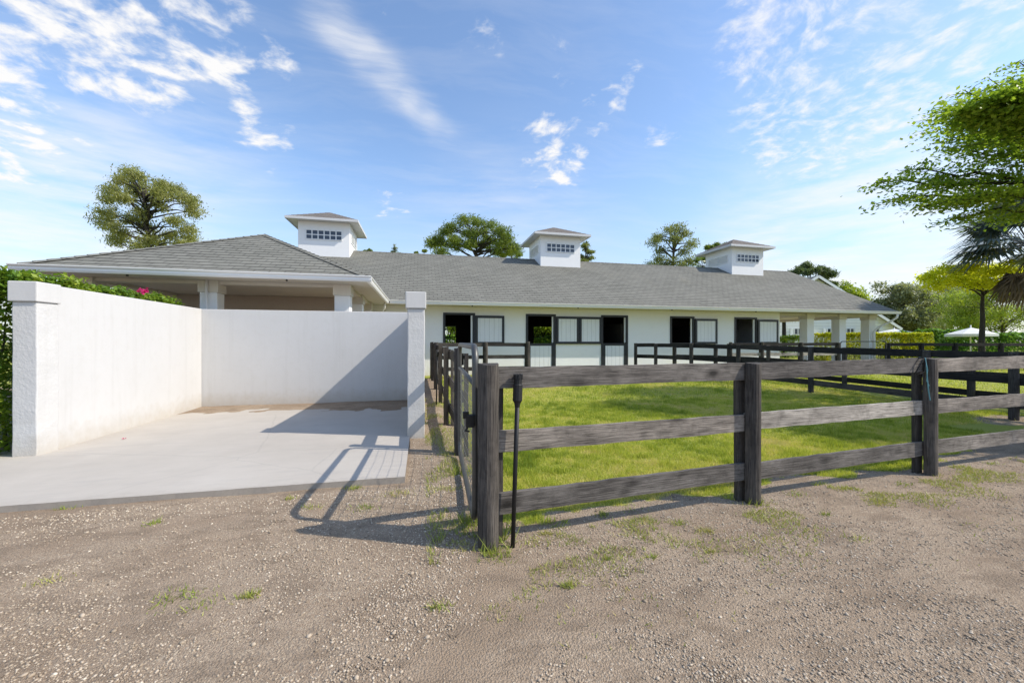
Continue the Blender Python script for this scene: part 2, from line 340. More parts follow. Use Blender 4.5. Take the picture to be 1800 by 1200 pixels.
def concrete():
    m, nt, b = mat('pale_washed_concrete', .85, .2); v = coords(nt)
    n1 = noise(nt, v, .8, 6, .65); n2 = noise(nt, nd(nt, 'Mapping', None, Vector=v, Scale=(1.2, 6, 1), Rotation=(0, 0, -.35)).outputs[0], 1.4, 5, .65); n3 = noise(nt, v, 40, 4, .6)
    c = mixc(nt, ramp(nt, n1, ((.3, 0.), (.7, 1.))), (.42, .38, .33), (.495, .455, .40))
    c = mixc(nt, math_(nt, 'MULTIPLY', ramp(nt, n2, ((.52, 0.), (.78, 1.))), .5), c, (.36, .335, .31))
    c = mixc(nt, math_(nt, 'MULTIPLY', ramp(nt, n3, ((.3, 1.), (.5, 0.))), .25), c, (.42, .40, .37))
    y = nd(nt, 'SeparateXYZ', None, Vector=v).outputs[1]                                    # algae band along the back gutter
    yn = math_(nt, 'ADD', y, math_(nt, 'MULTIPLY', noise(nt, v, 3, 5, .65), .9))
    alg = ramp(nt, nd(nt, 'MapRange', None, Value=yn, From_Min=9.75, From_Max=10.9).outputs[0], ((.0, 0.), (.5, .35), (1., .7)))
    c = mixc(nt, math_(nt, 'MULTIPLY', alg, .85), c, (.33, .285, .17))
    vr = nd(nt, 'TexVoronoi', {'feature': 'DISTANCE_TO_EDGE'}, Vector=mixc(nt, .12, v, noise(nt, v, 2, 4, .6, 1)), Scale=.32)
    c = mixc(nt, ramp(nt, vr.outputs[0], ((.0, .22), (.002, 0.))), c, (.25, .24, .22))
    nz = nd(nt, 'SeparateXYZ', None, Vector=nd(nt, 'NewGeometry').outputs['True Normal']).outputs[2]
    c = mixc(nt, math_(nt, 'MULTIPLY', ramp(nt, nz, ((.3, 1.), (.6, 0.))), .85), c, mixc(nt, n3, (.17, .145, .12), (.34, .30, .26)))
    ye = nd(nt, 'MapRange', None, Value=math_(nt, 'ADD', y, math_(nt, 'MULTIPLY', noise(nt, v, 9, 5, .7), .35)), From_Min=4.3, From_Max=4.48, To_Min=.6, To_Max=0.).outputs[0]
    c = mixc(nt, ye, c, (.36, .32, .27))
    nt.links.new(c, b.inputs['Base Color']); bump(nt, b, math_(nt, 'ADD', n3, n1), .25, .004); return m
M['concrete'] = concrete()
M['concrete_edge'] = stucco('dirty_concrete_edge', (.33, .30, .27), 40, .6, .01, .2)
def siding():
    m, nt, b = mat('white_lap_siding', .6, .3); v = coords(nt)
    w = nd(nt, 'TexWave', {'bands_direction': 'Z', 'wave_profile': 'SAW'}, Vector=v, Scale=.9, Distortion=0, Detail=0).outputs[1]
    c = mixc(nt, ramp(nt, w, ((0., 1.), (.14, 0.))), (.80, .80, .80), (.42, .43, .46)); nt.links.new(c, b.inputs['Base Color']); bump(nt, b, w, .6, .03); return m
M['siding'] = siding()

# ------------------------------------------------------------------ ground
def ax(fine0, fine1, step, lo, hi): return np.array(lo + list(np.round(np.arange(fine0, fine1 + 1e-6, step), 4)) + hi)
xs = ax(-9, 16, .1, [-900, -400, -160, -80, -45, -28, -18, -12], [17, 18.5, 20, 22, 25, 30, 36, 44, 60, 100, 200, 450, 900])
ys = ax(-1.5, 17, .1, [-300, -100, -40, -15, -6, -3], [18, 20, 23, 27, 32, 40, 55, 80, 140, 300, 600, 1200])
GX, GY = np.meshgrid(xs, ys); GZ = gz(GX, GY); GM = gravel(GX, GY)
nx = len(xs); ii, jj = np.meshgrid(np.arange(nx - 1), np.arange(len(ys) - 1)); a0 = (jj * nx + ii).ravel()
quads = np.stack([a0, a0 + 1, a0 + nx + 1, a0 + nx], 1); V = np.stack([GX.ravel(), GY.ravel(), GZ.ravel()], 1)
fm = GM.ravel()[quads].mean(1) > .5
for nm, sel in (('gravel_drive', fm), ('lawn', ~fm)):
    q = quads[sel]; u, inv = np.unique(q, return_inverse=True)
    o = np_mesh(nm, V[u], inv.reshape(q.shape), M['ground'], tint=GM.ravel()[u], smooth=True); tag(o, kind='structure')

# gravel stones
def icos():
    p = (1 + 5 ** .5) / 2
    v = np.array([(-1, p, 0), (1, p, 0), (-1, -p, 0), (1, -p, 0), (0, -1, p), (0, 1, p), (0, -1, -p), (0, 1, -p), (p, 0, -1), (p, 0, 1), (-p, 0, -1), (-p, 0, 1)]) / math.hypot(1, p)
    f = np.array([(0, 11, 5), (0, 5, 1), (0, 1, 7), (0, 7, 10), (0, 10, 11), (1, 5, 9), (5, 11, 4), (11, 10, 2), (10, 7, 6), (7, 1, 8), (3, 9, 4), (3, 4, 2), (3, 2, 6), (3, 6, 8), (3, 8, 9), (4, 9, 5), (2, 4, 11), (6, 2, 10), (8, 6, 7), (9, 8, 1)])
    return v, f
IV, IF = icos()
def in_pad(x, y): return (x > -5.35) & (x < -.13) & (y > 4.1) & (y < 10.7)
def stones(n):
    P = []
    r = np.sqrt(rng.random(n * 3)) ; d = 1.0 + 7.0 * rng.random(n * 3) ** 1.5; ang = (rng.random(n * 3) - .5) * 2 * .95 + TH
    x = d * np.sin(ang); y = d * np.cos(ang)
    keep = (gravel(x, y) > .6) & ~in_pad(x, y) & (fbm(x * 1.6, y * 1.6 + 3) + .25 * fbm(x * 6, y * 6) > .40 + .26 * rng.random(n * 3))
    x, y, d = x[keep][:n], y[keep][:n], d[keep][:n]
    # shell rock strip between pad and fence and along pad edge
    k = 4600
    x2 = np.concatenate([rng.normal(.18, .2, k), rng.uniform(-4.6, .4, 2600)]); y2 = np.concatenate([3.0 + 6.3 * rng.random(k) ** 1.3 + rng.normal(0, .35, k), 4.05 - np.abs(rng.normal(0, .22, 2600))])
    kk = ~((x2 < -.13) & (y2 > 4.15)) & (x2 < .6); x2, y2 = x2[kk], y2[kk]
    x = np.concatenate([x, x2]); y = np.concatenate([y, y2]); n0 = len(d); N = len(x)
    s = .0026 + .0055 * rng.random(N) ** 2.6 + .006 * (rng.random(N) > .992); s[n0:] *= 1.1
    sc = np.stack([s * rng.uniform(.8, 1.4, N), s * rng.uniform(.7, 1.1, N), s * rng.uniform(.45, .8, N)], 1)
    jit = rng.uniform(.78, 1.2, (N, 12, 1)); v = IV[None] * jit * sc[:, None, :]
    a = rng.random(N) * 2 * PI; c, si = np.cos(a)[:, None], np.sin(a)[:, None]
    vx = v[..., 0] * c - v[..., 1] * si; vy = v[..., 0] * si + v[..., 1] * c
    z = gz(x, y) + sc[:, 2] * .35
    V = np.stack([vx + x[:, None], vy + y[:, None], v[..., 2] + z[:, None]], 2).reshape(-1, 3)
    Fc = (IF[None] + (np.arange(N) * 12)[:, None, None]).reshape(-1, 3)
    t = np.clip(rng.normal(.42, .17, N), 0, .9); t[n0:] = np.clip(rng.normal(.58, .18, N - n0), 0, .95)
    return V, Fc, np.repeat(t, 20)
V_, F_, T_ = stones(90000)
tag(np_mesh('gravel_stones', V_, F_, M['stone'], tint=T_), kind='stuff', label='loose pale gravel and shell stones scattered over the drive', cat='gravel')

# grass blades
def blades(x, y, hmin, hmax, w, tint, lean=.6):
    n = len(x); h = rng.uniform(hmin, hmax, n); a = rng.random(n) * 2 * PI; b = rng.random(n) * 2 * PI; L = lean * h * rng.random(n)
    z = gz(x, y) - .004
    p0 = np.stack([x + np.cos(a) * w, y + np.sin(a) * w, z], 1); p1 = np.stack([x - np.cos(a) * w, y - np.sin(a) * w, z], 1)
    p2 = np.stack([x + np.cos(b) * L, y + np.sin(b) * L, z + h], 1)
    return np.stack([p0, p1, p2], 1).reshape(-1, 3), np.arange(3 * n).reshape(n, 3), tint
def lawn_points(n, x0, x1, y0, y1, thr=.45):
    x = rng.uniform(x0, x1, n); y = rng.uniform(y0, y1, n); k = gravel(x, y) + .35 * (rng.random(n) - .5) < thr
    return x[k], y[k]
parts = []
for n, x0, x1, y0, y1, h0, h1, w in ((230000, .5, 9.0, 2.3, 5.2, .025, .065, .0032), (190000, .5, 12, 5.2, 9, .03, .07, .0045), (130000, .5, 17, 9, 16, .03, .075, .007), (60000, 14, 40, 6, 24, .04, .08, .014)):
    x, y = lawn_points(n, x0, x1, y0, y1)
    tt = np.clip(.5 + 1.5 * (fbm(x * .8, y * .8 + 77) - .5) + .8 * (fbm(x * 4, y * 4 + 7) - .5) + rng.normal(0, .22, len(x)), 0, 1)
    tuft = fbm(x * 6 + 3, y * 6 + 1, 3); hk = .35 + .7 * fbm(x * 1.7 + 3, y * 1.7) + 1.6 * np.clip(tuft - .5, 0, 1) * 2; tt = np.clip(tt - .9 * (tuft - .5), 0, 1)
    Vb, Fb, Tb = blades(x, y, h0, h1, w, tt, .9)
    Vb[2::3, 2] = gz(x, y) + (Vb[2::3, 2] - gz(x, y)) * hk
    parts.append((Vb, Fb, Tb))
def merge(parts):
    V, Fc, T = [], [], []; o = 0
    for v, f, t in parts: V.append(v); Fc.append(f + o); T.append(t); o += len(v)
    return np.concatenate(V), np.concatenate(Fc), np.concatenate(T)
V_, F_, T_ = merge(parts)
tag(np_mesh('grass', V_, F_, M['grass'], tint=T_), kind='stuff', label='short yellow green grass of the paddock lawn', cat='grass')
# weeds in the gravel
wp = []
spots = [on_ground(px, py) for px, py in ((85, 1030), (270, 935), (437, 1052), (310, 1055), (345, 1070), (640, 905), (620, 870), (510, 890), (770, 1068), (1067, 982), (1147, 980), (1250, 970), (1105, 937), (1150, 930), (1190, 920), (1170, 945), (960, 940), (985, 925), (940, 955), (1500, 945), (1010, 950), (1400, 870), (1480, 860), (1650, 835), (1330, 885), (1550, 885), (1450, 905), (820, 968), (800, 960), (880, 985), (1240, 935), (1060, 905), (1100, 895), (700, 880), (790, 870), (1000, 1030), (120, 905), (545, 905), (1320, 905), (1700, 830), (1590, 850), (1745, 815), (860, 975))]
for sx, sy in spots:
    k = int(rng.integers(30, 110)); sp = rng.uniform(.02, .09); x = sx + rng.normal(0, sp, k); y = sy + rng.normal(0, sp * .6, k)
    wp.append(blades(x, y, .012, .045, .004, np.clip(rng.uniform(.1, .9) + rng.normal(0, .2, k), 0, 1), 1.6))
n = 26000; x = rng.uniform(.3, 9, n); y = fence_y(x) - np.abs(rng.normal(.0, .38, n)); k = (fbm(x * 2.4 + 8, y * 3.2) > .53) & (y > 1.6)
wp.append(blades(x[k], y[k], .012, .045, .004, np.clip(.55 + rng.normal(0, .3, k.sum()), 0, 1), 1.6))
n = 9000; x = rng.uniform(.05, .62, n); y = 2.7 + 8 * rng.random(n) ** 1.3; k = (fbm(x * 3 + 8, y * 2.2) > .5)
wp.append(blades(x[k], y[k], .015, .07, .004, np.clip(.45 + rng.normal(0, .3, k.sum()), 0, 1), 1.2))
for gx_, gy_, nn, hh in ((.47, 2.80, 26, .15), (.62, 2.98, 30, .24), (.36, 3.2, 40, .13), (.40, 4.4, 60, .12), (3.02, 3.1, 40, .09), (.46, 7.1, 50, .16)):
    x = gx_ + rng.normal(0, .05, nn); y = gy_ + rng.normal(0, .05, nn); wp.append(blades(x, y, hh * .4, hh, .005, np.clip(.2 + rng.normal(0, .2, nn), 0, 1), .8))
V_, F_, T_ = merge(wp)
tag(np_mesh('weeds', V_, F_, M['weed'], tint=T_), kind='stuff', label='low weeds and grass tufts growing through the gravel', cat='weeds')

# ------------------------------------------------------------------ wash stall
PZ0, PZ1 = .125, .05                     # pad top, front and back
def pad_z(y): return PZ0 + (PZ1 - PZ0) * (y - 4.2) / 6.2
pad = MB(); X0, X1, Y0, Y1 = -5.2, -.16, 4.2, 10.12
seg = 40; ex = np.linspace(X0, X1, seg + 1); ey = Y0 + .012 * (rng.random(seg + 1) - .5)
for k in range(seg):
    A, B = (ex[k], ey[k]), (ex[k + 1], ey[k + 1])
    pad.face([(A[0], A[1], PZ0), (B[0], B[1], PZ0), (B[0], Y1, PZ1), (A[0], Y1, PZ1)])
    pad.face([(A[0], A[1] - .004, -.1), (B[0], B[1] - .004, -.1), (B[0], B[1], PZ0), (A[0], A[1], PZ0)])
pad.face([(X1, Y0, -.1), (X1, Y1, -.1), (X1, Y1, PZ1), (X1, Y0, PZ0)]); pad.face([(X0, Y1, -.1), (X0, Y0, -.1), (X0, Y0, PZ0), (X0, Y1, PZ1)])
tag(pad.build('concrete_pad', M['concrete']), kind='structure')
WT = 2.22; BWF = 10.12
ws = thing('wash_stall', (-2.5, 8.4, .05), 'open white stucco wash stall with three walls behind the pale concrete pad', 'wash stall')
def soft_box(x0, y0, z0, x1, y1, z1, name, m, parent, bev=.012): return MB().box(x0, y0, z0, x1, y1, z1).build(name, m, parent, bevel=bev)
def slab_wall(a, b, w):                  # wall from a to b, thickness w to the left of travel
    a, b = np.array(a, float), np.array(b, float); d = (b - a) / np.linalg.norm(b - a); q = np.array((-d[1], d[0])) * w
    base = [a, b, b + q, a + q]; MB().loft([[(p[0], p[1], z) for p in base] for z in (-.1, WT)]).build('side_wall', M['stucco'], ws, bevel=.012)
slab_wall((-4.61, 6.36), (-4.725, BWF - .005), .2)
soft_box(-4.93, BWF, -.1, .03, BWF + .2, WT - .004, 'back_wall', M['stucco'], ws)
slab_wall((.03, 6.36), (.03, BWF - .005), .2)
def pillar(x0, x1, y0, y1):
    rings = []
    for z in np.linspace(-.1, WT - .235, 15):
        j = lambda: random.uniform(-.004, .004)
        rings.append([(x0 + j(), y0 + j(), z), (x1 + j(), y0 + j(), z), (x1 + j(), y1, z), (x0 + j(), y1, z)])
    p = MB().loft(rings).build('pillar', M['stucco_rough'], ws, bevel=.012)
    soft_box(x0 - .026, y0 - .028, WT - .234, x1 + .02, y1 + .012, WT + .012, 'cap', M['stucco'], p, .012)
pillar(-4.83, -4.585, 6.05, 6.355)
pillar(-.195, .055, 6.05, 6.355)
# fallen flower petals and a few leaves on the pad
for (px, py), lab in zip(((218, 770), (187, 815)), ('crumpled magenta flower fallen on the concrete pad', 'small dark fallen leaf on the pale concrete pad')):
    x, y = on_ground(px, py, .11); m = MB(); z = pad_z(y) + .003
    for k in range(5):
        a = k * 1.26; r = .022
        m.face([(x, y, z + .004), (x + r * math.cos(a - .4), y + r * math.sin(a - .4), z + .012), (x + 1.3 * r * math.cos(a), y + 1.3 * r * math.sin(a), z + .02), (x + r * math.cos(a + .4), y + r * math.sin(a + .4), z + .010)])
    if 'leaf' in lab: continue
    tag(m.build('fallen_flower', M['petal']), lab, 'flower')

# ------------------------------------------------------------------ roofs: overlapping shingle courses
EX = .22
def course_roof(mb, O, U, Vd, L, uL, uR, step=EX, lift=.011):
    O, U, Vd = (np.array(q, float) for q in (O, U, Vd)); N = np.cross(U, Vd); N /= np.linalg.norm(N)
    n = int(math.ceil(L / step))
    for k in range(n):
        v0 = k * step; v1 = min(L, v0 + step); a0, b0, a1, b1 = uL(v0), uR(v0), uL(v1), uR(v1)
        if b0 - a0 < 1e-3: continue
        b1 = max(b1, a1 + 1e-4)
        p = lambda u, v, h: O + U * u + Vd * v + N * h
        mb.face([p(a0, v0, lift), p(b0, v0, lift), p(b1, v1, .003), p(a1, v1, .003)], [(a0, v0 + .001), (b0, v0 + .001), (b1, v1 - .001), (a1, v1 - .001)])
        mb.face([p(a0, v0, 0), p(b0, v0, 0), p(b0, v0, lift), p(a0, v0, lift)], [(a0, v0 + .002), (b0, v0 + .002), (b0, v0 + .003), (a0, v0 + .003)])
    return mb
ZE = 3.03; PT = .5; EY = 15.55; RY = 21.8; RZ = ZE + PT * (RY - EY); WY = 16.35; XL, XR = -8.5, 24.0; BY = 2 * RY - EY
barn = thing('horse_barn', (8, 21.8, .1), 'long white horse barn with grey shingle roof, open porches and three roof cupolas', 'barn')
SL = math.hypot(1, PT)
fr = MB(); L = (RY - EY) * SL
course_roof(fr, (0, EY, ZE), (1, 0, 0), (0, 1 / SL, PT / SL), L, lambda v: XL, lambda v: XR)
course_roof(fr, (0, BY, ZE), (-1, 0, 0), (0, -1 / SL, PT / SL), L, lambda v: -XR, lambda v: -XL)
for x in (XL, XR - .04): fr.face([(x, EY, ZE), (x, RY, RZ), (x, BY, ZE)]) if x < 0 else fr.face([(x, EY, ZE), (x, BY, ZE), (x, RY, RZ)])
for k in range(int((XR - XL) / .22)):    # ridge caps
    x = XL + .22 * k; fr.face([(x, RY - .14, RZ - .05), (x + .25, RY - .14, RZ - .055), (x + .25, RY, RZ + .018), (x, RY, RZ + .028)]); fr.face([(x, RY, RZ + .028), (x + .25, RY, RZ + .018), (x + .25, RY + .14, RZ - .055), (x, RY + .14, RZ - .05)])
roof = fr.build('roof', M['shingle'], barn)
# wing hip roof
WXR, WXL, WEY = -1.25, -7.85, 9.95; HW = (WXR - WXL) / 2; MX = (WXR + WXL) / 2; WZ = ZE + PT * HW
wr = MB(); LH = HW * SL
course_roof(wr, (0, WEY, ZE), (1, 0, 0), (0, 1 / SL, PT / SL), LH, lambda v: WXL + v / SL, lambda v: WXR - v / SL)
course_roof(wr, (WXR, 0, ZE), (0, 1, 0), (-1 / SL, 0, PT / SL), LH, lambda v: WEY + v / SL, lambda v: EY + v / SL + .02)
course_roof(wr, (WXL, 0, ZE), (0, -1, 0), (1 / SL, 0, PT / SL), LH, lambda v: -(EY + v / SL + .02), lambda v: -(WEY + v / SL))
wing_roof = wr.build('roof', M['shingle'], barn)
def ridge_caps(a, b, w=.12):
    a, b = np.array(a, float), np.array(b, float); d = b - a; n = int(np.linalg.norm(d) / .2); m = MB(); s = np.cross(d, (0, 0, 1)); s /= np.linalg.norm(s); dn = d / np.linalg.norm(d); up = np.cross(s, dn)
    for k in range(n):
        p0 = a + d * k / n; p1 = a + d * (k + 1.15) / n
        for q in (1, -1):
            pts = [p0 + up * .035, p0 + s * q * w - up * .012, p1 + s * q * w - up * .022, p1 + up * .02]
            m.face(pts if q > 0 else pts[::-1])
    return m
ap = (MX, WEY + HW, WZ)
hc = MB()
for a, b in (((WXR, WEY, ZE + .01), ap), ((WXL, WEY, ZE + .01), ap), (ap, (MX, EY + HW, WZ))):
    t = ridge_caps(a, b); o = len(hc.v); hc.v += t.v; hc.uv += t.uv; hc.f += [tuple(i + o for i in f) for f in t.f]
hc.build('hip_cap', M['shingle'], wing_roof)
# gutters
def gutter(a, b, out, name='gutter'):                      # K-style gutter from a to b, out = outward direction
    a, b, out = (np.array(q, float) for q in (a, b, out)); d = (b - a) / np.linalg.norm(b - a)
    prof = [(0.0, -.128), (.06, -.128), (.08, -.085), (.08, -.05), (.11, -.012), (.11, .004), (.098, .004), (.093, -.03), (0, -.03)]
    rings = [[p + out * x + np.array((0, 0, z)) for x, z in prof] for p in (a, b)]
    return MB().loft(rings).build(name, M['gutter'], barn)
ZG = ZE + .005
gutter((WXL - .10, WEY, ZG), (WXR + .11, WEY, ZG), (0, -1, 0)); gutter((WXR, WEY, ZG - .002), (WXR, EY, ZG - .002), (1, 0, 0))
gutter((WXL, EY, ZG - .002), (WXL, WEY, ZG - .002), (-1, 0, 0)); gutter((WXR + .117, EY, ZG), (XR + .05, EY, ZG), (0, -1, 0))
# soffits and porch ceilings
ZS = ZE - .10
sf = MB()
sf.box(WXL + .01, WEY + .004, ZS, WXR - .004, WY - .003, ZS + .03); sf.box(WXR + .001, EY + .004, ZS + .003, XR - .01, WY - .003, ZS + .033)
sf.box(17.6, WY + .25, ZS + .003, XR - .01, BY, ZS + .033)
sf.build('soffit', M['soffit'], barn)
# front wall with openings
def wall_openings(x0, x1, z0, z1, y0, y1, ops):
    m = MB(); ops = sorted(ops); x = x0
    for a, b, c, d in ops:
        m.box(x, y0, z0, a, y1, z1)
        if c > z0 + .01: m.box(a, y0, z0, b, y1, c)
        m.box(a, y0, d, b, y1, z1); x = b
    m.box(x, y0, z0, x1, y1, z1); return m
X = lambda px: wx(px, WY)
ZT, ZM, ZB = 2.60, 1.42, .14            # opening top, dutch door split, floor
wins = [(X(782), X(832), 1.42, ZT), (X(1180), X(1218), 1.42, ZT), (X(1293), X(1328), 1.42, ZT)]
doors = [(X(927), X(974), ZB, ZT), (X(1059), X(1101), ZB, ZT)]
XWE = 17.4
wall_openings(XL, XWE, 0, ZS - .002, WY, WY + .2, wins + doors).build('wall', M['barn_wall'], barn)
backops = [(1.0, 2.9, .14, 2.5), (7.3, 9.8, .14, 2.6)]
BWY = 27.05
wall_openings(XL, XWE, 0, ZS, BWY, BWY + .2, backops).build('wall', M['barn_wall'], barn)
for xe in (XWE - .2, XL): MB().box(xe, WY + .201, 0, xe + .2, BWY - .001, ZS).build('wall', M['barn_wall'], barn)
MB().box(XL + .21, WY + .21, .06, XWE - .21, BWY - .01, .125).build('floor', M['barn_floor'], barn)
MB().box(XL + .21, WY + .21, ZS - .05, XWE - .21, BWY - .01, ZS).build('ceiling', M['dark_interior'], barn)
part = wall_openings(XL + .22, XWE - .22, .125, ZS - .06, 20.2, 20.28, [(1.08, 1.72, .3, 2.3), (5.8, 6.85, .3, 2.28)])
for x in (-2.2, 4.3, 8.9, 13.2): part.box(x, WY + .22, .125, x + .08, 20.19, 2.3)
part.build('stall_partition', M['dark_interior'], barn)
for x0, x1 in ((1.08, 1.72), (5.8, 6.85)):
    gr = MB()
    for k in range(int((x1 - x0) / .085)): gr.tube([(x0 + .04 + .085 * k, 20.24, .3), (x0 + .04 + .085 * k, 20.24, 1.72 + .22 * abs(math.sin(k * .5)))], .011, 5)
    mid = (x0 + x1) / 2; gr.box(x0, 20.21, 1.70, x1, 20.23, 1.74)
    for sg in (-1, 1): gr.tube([(mid + sg * (x1 - x0) / 2 * t, 20.22, 1.74 + .4 * math.sin(t * PI)) for t in np.linspace(0, 1, 10)], .02, 6)
    gr.build('stall_grille', M['iron'], barn)
def frame(m, x0, x1, z0, z1, w, y0, y1, sides='lrtb'):
    if 'l' in sides: m.box(x0, y0, z0, x0 + w, y1, z1)
    if 'r' in sides: m.box(x1 - w, y0, z0, x1, y1, z1)
    a = x0 + (w if 'l' in sides else 0) + .0005; b = x1 - (w if 'r' in sides else 0) - .0005
    if 't' in sides: m.box(a, y0 + .002, z1 - w, b, y1 - .002, z1)
    if 'b' in sides: m.box(a, y0 + .002, z0, b, y1 - .002, z0 + w)
def leaf_panel(name, x0, x1, z0, z1, y, par):          # a framed shutter or door leaf with its front face at y
    p = MB(); p.box(x0 + .1, y + .015, z0 + .1, x1 - .1, y + .045, z1 - .1); o = p.build(name, M['panel'], par)
    f = MB(); frame(f, x0, x1, z0, z1, .105, y, y + .05); f.build('leaf_frame', M['black_paint'], o, bevel=.004)
    return o
for (a, b, c, d) in wins:
    f = MB(); frame(f, a - .07, b + .07, c - .07, d + .07, .085, WY - .035, WY + .12); w = f.build('window', M['black_paint'], barn, bevel=.004)
    MB().box(b - .10, WY + .02, c + .02, b - .03, WY + .06, d - .03).build('jamb', M['trim_white'], w)
    leaf_panel('shutter', b + .075, b + .075 + (b - a) + .06, c - .04, d - .03, WY - .085, w)
mx_ = (doors[0][1] + doors[1][0]) / 2
for i, (a, b, c, d) in enumerate(doors):
    f = MB(); frame(f, a - .07, b + .07, 0.05, d + .07, .09, WY - .035, WY + .12, 'lrt'); w = f.build('dutch_door', M['black_paint'], barn, bevel=.004)
    MB().box(b - .09, WY + .02, ZM + .03, b - .03, WY + .06, d - .03).build('jamb', M['trim_white'], w)
    leaf_panel('lower_leaf', a + .025, b - .025, .16, ZM, WY - .03, w)
    if i == 0: leaf_panel('upper_leaf', b + .075, mx_ - .01, ZM - .03, d - .02, WY - .085, w)
    else: leaf_panel('upper_leaf', mx_ + .01, a - .075, ZM - .03, d - .02, WY - .085, w)
# columns
def column(x, y, w, zb=.0):
    c = MB().box(x - w / 2, y - w / 2, zb, x + w / 2, y + w / 2, ZS - .28).build('column', M['barn_wall'], barn, bevel=.01)
    MB().box(x - w / 2 - .03, y - w / 2 - .03, ZS - .279, x + w / 2 + .03, y + w / 2 + .03, ZS - .002).build('capital', M['soffit'], c, bevel=.008)
for x in (19.37, 21.45, 23.45): column(x, WY + .27, .43)
for x in (19.3, 21.4, 23.4): column(x, BWY - .05, .5)
bm_ = MB(); bm_.box(XWE + .003, WY + .10, ZS - .13, XR - .15, WY + .44, ZS - .003); bm_.box(XR - .55, WY + .445, ZS - .13, XR - .2, BWY - .1, ZS - .003); bm_.build('beam', M['soffit'], barn)
CW = .36
for x in (-1.93, -4.86, -7.3): column(x, 10.87, CW, .03)
for y in (13.2, 15.4): column(-1.95, y, CW, .03); column(-7.3, y, CW, .03)
b2 = MB(); b2.box(-7.5, 10.72, ZS - .08, -1.75, 11.02, ZS - .003); b2.box(-2.10, 11.021, ZS - .08, -1.80, WY - .01, ZS - .003); b2.box(-7.45, 11.021, ZS - .08, -7.15, WY - .01, ZS - .003); b2.build('beam', M['soffit'], barn)
MB().box(-7.6, 13.9, .1, -2.3, 14.1, ZS - .01).build('porch_wall', M['tan_wall'], barn)
MB().box(WXL + .2, 10.62, -.05, -1.6, WY - .01, .07).build('porch_floor', M['concrete'], barn); MB().box(XWE + .01, WY - .2, -.05, XR - .2, BWY + .2, .14).build('porch_floor', M['concrete'], barn)
# downspouts
def spout(pts, r=.04): MB().tube(pts, r, 8).build('downspout', M['gutter'], barn, smooth=True)
spout([(-4.86, 10.6, ZS + .0), (-4.86, 10.62, .1)], .03)
spout([(XR - .15, EY - .03, ZG - .14), (XR - .15, EY - .01, ZG - .30), (XR - .22, EY + .2, ZG - .48), (XR - .55, WY - .15, ZG - .85), (XR - .62, WY - .05, ZG - 1.05), (XR - .62, WY - .05, .15)], .055)
spout([(-1.3, EY - .15, ZS), (-1.33, EY, ZS - .2), (-1.6, EY + .4, ZS - .5), (-1.6, EY + .5, .1)], .04)
for x, y, q in ((at(228, 481, 8.6)[0], 10.15, .022), (at(487, 490, 8.6)[0], 10.15, .022), (2.0, 15.85, .03), (6.5, 15.85, .03), (11, 15.85, .03), (15.5, 15.85, .03)): MB().tube([(x, y, ZS - .035), (x, y, ZS)], q, 8).build('soffit_light', M['iron'], barn)
